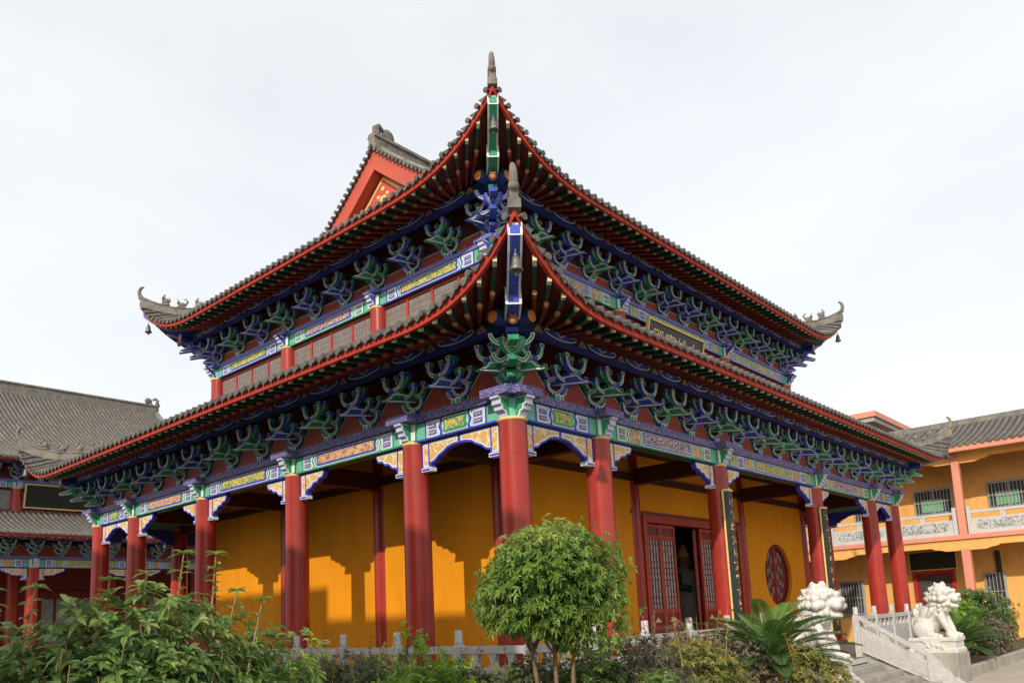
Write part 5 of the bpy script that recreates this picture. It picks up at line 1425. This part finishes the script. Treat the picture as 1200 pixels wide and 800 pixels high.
for k, (x, y, lab) in enumerate(((-1.55, .10, 'green hedge shrub below the leaning pale shoot'), (-1.50, -.62, 'dense green hedge shrub between the lime shrub and the balustrade corner'), (-.55, -1.45, 'dense hedge shrub on the front side of the balustrade corner, behind the tree'))):
    shrub('hedge_shrub', lab, x, y, .57, (.58, .58, .60), 1300, 7, .062, .022, 'hedge', 60 + k, 'clipped shrubs of the hedge along the balustrade', tintb=.06, tip=.2, shoots=8, lump=.14, bias=.6)
shrub('fern_shrub', 'tall pale green shoot leaning over the balustrade left of the round tree', -1.75, .1, .95, (.24, .24, .68), 170, 7, .07, .026, 'lime', 32, tintb=.2, tip=.4)
shrub('green_shrub', 'mid-green shrub growing round the foot of the round tree', -1.15, -1.75, .64, (.66, .66, .62), 1000, 7, .072, .030, 'bush', 33, tintb=.05)
shrub('nandina_shrub', 'dark reddish-green shrub right of the round tree stems', -.30, -1.95, .70, (.74, .66, .68), 1500, 7, .066, .020, 'nandina', 34, tip=.3, shoots=10, tintb=.05)
shrub('low_green_shrub', 'low fresh green shrub in front of the reddish shrub', -1.2, -2.75, .56, (.8, .55, .56), 1000, 7, .074, .030, 'bush', 39, tintb=.1)
shrub('amber_shrub', 'yellow-green shrub with amber leaves below the red doors', .85, -2.0, .68, (.74, .62, .68), 1300, 7, .070, .024, 'amber', 35, tip=.3, shoots=8)
shrub('dusky_shrub', 'dense brownish twiggy shrub with tiny leaves right of the amber shrub', 2.15, -1.75, .72, (.74, .64, .68), 2600, 6, .040, .015, 'dusky', 36, twigs=50, tip=.15, lump=.1)
shrub('golden_shrub', 'loose yellow-green shrub beside the sago palm', 2.35, -2.75, .56, (.5, .42, .58), 560, 7, .08, .022, 'amber', 37, tip=.35, tintb=.1, shoots=4)
shrub('tall_stem_shrub', 'thin dark red stems rising before the open doors', 1.75, -1.25, 1.15, (.26, .26, .40), 120, 6, .06, .022, 'nandina', 38, tip=.4, twigs=12, tintb=.3)
def sago(x, y, z, n, L, seed, label, th=(8, 88)):
    rnd = random.Random(seed)
    t = thing('sago_palm', label, 'palm', (x, y, z), 'sago palms in the beds')
    mb = MB(); mb.lathe([(.12, -.55), (.16, -.3), (.17, -.05), (.10, .06)], (x, y, z), 10, M['bark']); mb.build('trunk', t)
    for k in range(n):
        lv = Leaves(); az = k * 2.39996 + rnd.uniform(-.2, .2); el = R(th[0] + (th[1] - th[0]) * (1 - k / n) ** 1.0 + rnd.uniform(-8, 8)) if False else R(85 - 82 * (k / n) ** .8 + rnd.uniform(-6, 6))
        l = L * rnd.uniform(.85, 1.1); pts = []; p = Vector((x, y, z)); h = Vector((math.cos(az), math.sin(az), 0)); e = el
        m = 17
        for i in range(m + 1):
            pts.append(p.copy()); e = el - (i / m) ** 1.4 * R(62 if el > R(30) else 42); p = p + (h * math.cos(e) + Vector((0, 0, math.sin(e)))) * l / m
        mb = MB(); mb.tube(pts, [.011 * (1 - i / (m + 1)) + .003 for i in range(m + 1)], 4, M['sagostem'])
        sd = h.cross(Vector((0, 0, 1)))
        for i in range(2, m):
            for sub in (0, .25, .5, .75):
                q = pts[i].lerp(pts[i + 1], sub); d = (pts[i + 1] - pts[i]).normalized(); up = sd.cross(d)
                s_ = (i + sub) / m; ll = .20 * L * math.sin(math.pi * (.12 + .86 * s_)) ** .7
                for sg in (-1, 1):
                    dd = sd * sg + d * .75 + up * .42
                    lv.leaf(q, dd, up, ll, .0145, min(1, max(0, .35 + .5 * (el / R(90)) * rnd.uniform(.5, 1.2) + rnd.uniform(-.15, .15))), .25, .2)
        fr = put(lv.mesh('frond', LEAF['sago']), 'frond', t); mb.build('stem', fr)
    return t
M['sagostem'] = mat('palm stem', (0.12, 0.17, 0.04), 0.6, 0.2, 8)
sago(2.68, -2.08, .80, 54, 1.15, 4, 'sago palm with arching green fronds before the near stone lion')
sago(14.55, -1.55, .42, 44, 1.20, 6, 'dark sago palm in the bed to the right of the far stone lion')
shrub('bed_shrub', 'tall dark green shrub in the right bed beneath the salmon pillar', 17.3, -1.5, 1.0, (.95, .8, 1.0), 900, 7, .10, .038, 'bush', 51, 'shrubs in the right bed', tintb=.0)
shrub('bed_shrub', 'bright lime shrub in the right bed behind the sago palm', 15.9, -1.3, 1.0, (.62, .6, .62), 460, 7, .09, .034, 'lime', 52, 'shrubs in the right bed', tintb=.1)
shrub('bed_shrub', 'brownish shrub at the right edge of the bed, beside the kerb', 16.9, -1.95, .62, (.7, .4, .55), 560, 7, .065, .024, 'dusky', 53, 'shrubs in the right bed')
shrub('bed_shrub', 'grey-green shrub at the far right end of the bed', 18.8, -1.75, .8, (.7, .5, .75), 560, 7, .08, .03, 'hedge', 54, 'shrubs in the right bed', tintb=.05)

# ================================================================== light, sky, camera
SUN = Vector((-1, -.372, 0)).normalized(); EL = R(30.5)
sd_ = Vector((SUN.x * math.cos(EL), SUN.y * math.cos(EL), math.sin(EL)))
sun = bpy.data.lights.new('sun', 'SUN'); sun.energy = 3.3; sun.angle = R(0.6); sun.color = (1.0, .93, .82)
so = bpy.data.objects.new('sun', sun); COL.objects.link(so); so.rotation_euler = sd_.to_track_quat('Z', 'Y').to_euler(); so.location = (-20, -10, 20)
w = bpy.data.worlds.new('World'); scene.world = w; w.use_nodes = True; nt = w.node_tree
for n_ in list(nt.nodes): nt.nodes.remove(n_)
sky = nt.nodes.new('ShaderNodeTexSky'); sky.sky_type = 'NISHITA'; sky.sun_disc = False; sky.sun_elevation = EL; sky.sun_rotation = math.atan2(sd_.x, sd_.y) % (2 * math.pi)
sky.dust_density = 3.0
b1 = nt.nodes.new('ShaderNodeBackground'); b1.inputs[1].default_value = .05; nt.links.new(sky.outputs[0], b1.inputs[0])
tc_ = nt.nodes.new('ShaderNodeTexCoord'); mp = nt.nodes.new('ShaderNodeMapping'); mp.inputs['Scale'].default_value = (1, 1, 2.2); nt.links.new(tc_.outputs['Generated'], mp.inputs[0])
nz = nt.nodes.new('ShaderNodeTexNoise'); nz.inputs['Scale'].default_value = 2.2; nz.inputs['Detail'].default_value = 6; nz.inputs['Roughness'].default_value = .5; nt.links.new(mp.outputs[0], nz.inputs['Vector'])
col = ramp(nt, nz.outputs[0], [(.30, (.865, .872, .872)), (.50, (.935, .935, .925)), (.68, (.985, .98, .965))])
b2 = nt.nodes.new('ShaderNodeBackground'); b2.inputs[1].default_value = .905; nt.links.new(col, b2.inputs[0])
ad = nt.nodes.new('ShaderNodeAddShader'); nt.links.new(b1.outputs[0], ad.inputs[0]); nt.links.new(b2.outputs[0], ad.inputs[1])
ow = nt.nodes.new('ShaderNodeOutputWorld'); nt.links.new(ad.outputs[0], ow.inputs[0])
cam = bpy.data.cameras.new('camera'); co = bpy.data.objects.new('camera', cam); COL.objects.link(co); scene.camera = co
cam.sensor_width = 36; cam.lens = 945.418 / 1200 * 36; cam.shift_y = (577.5 - 400) / 1200; cam.clip_end = 2000; cam.clip_start = .05
Rv = Vector((0.66383298, -0.7464449, -0.04632267)); Uv = Vector((-0.0824417, -0.13459738, 0.98746489)); Fv = Vector((0.74332304, 0.65169284, 0.15088837))
m3 = Matrix((Rv, Uv, -Fv)).transposed()
co.matrix_world = Matrix.Translation((-7.90409, -6.86633, 1.65)) @ m3.to_4x4()
vs = scene.view_settings; vs.view_transform = 'Standard'; vs.look = 'None'; vs.exposure = 0; vs.gamma = 1; vs.use_curve_mapping = False
scene.cycles.max_bounces = 8; scene.cycles.diffuse_bounces = 3; scene.cycles.use_denoising = True
for o in bpy.data.objects:
    if '_w' in o.keys(): del o['_w']
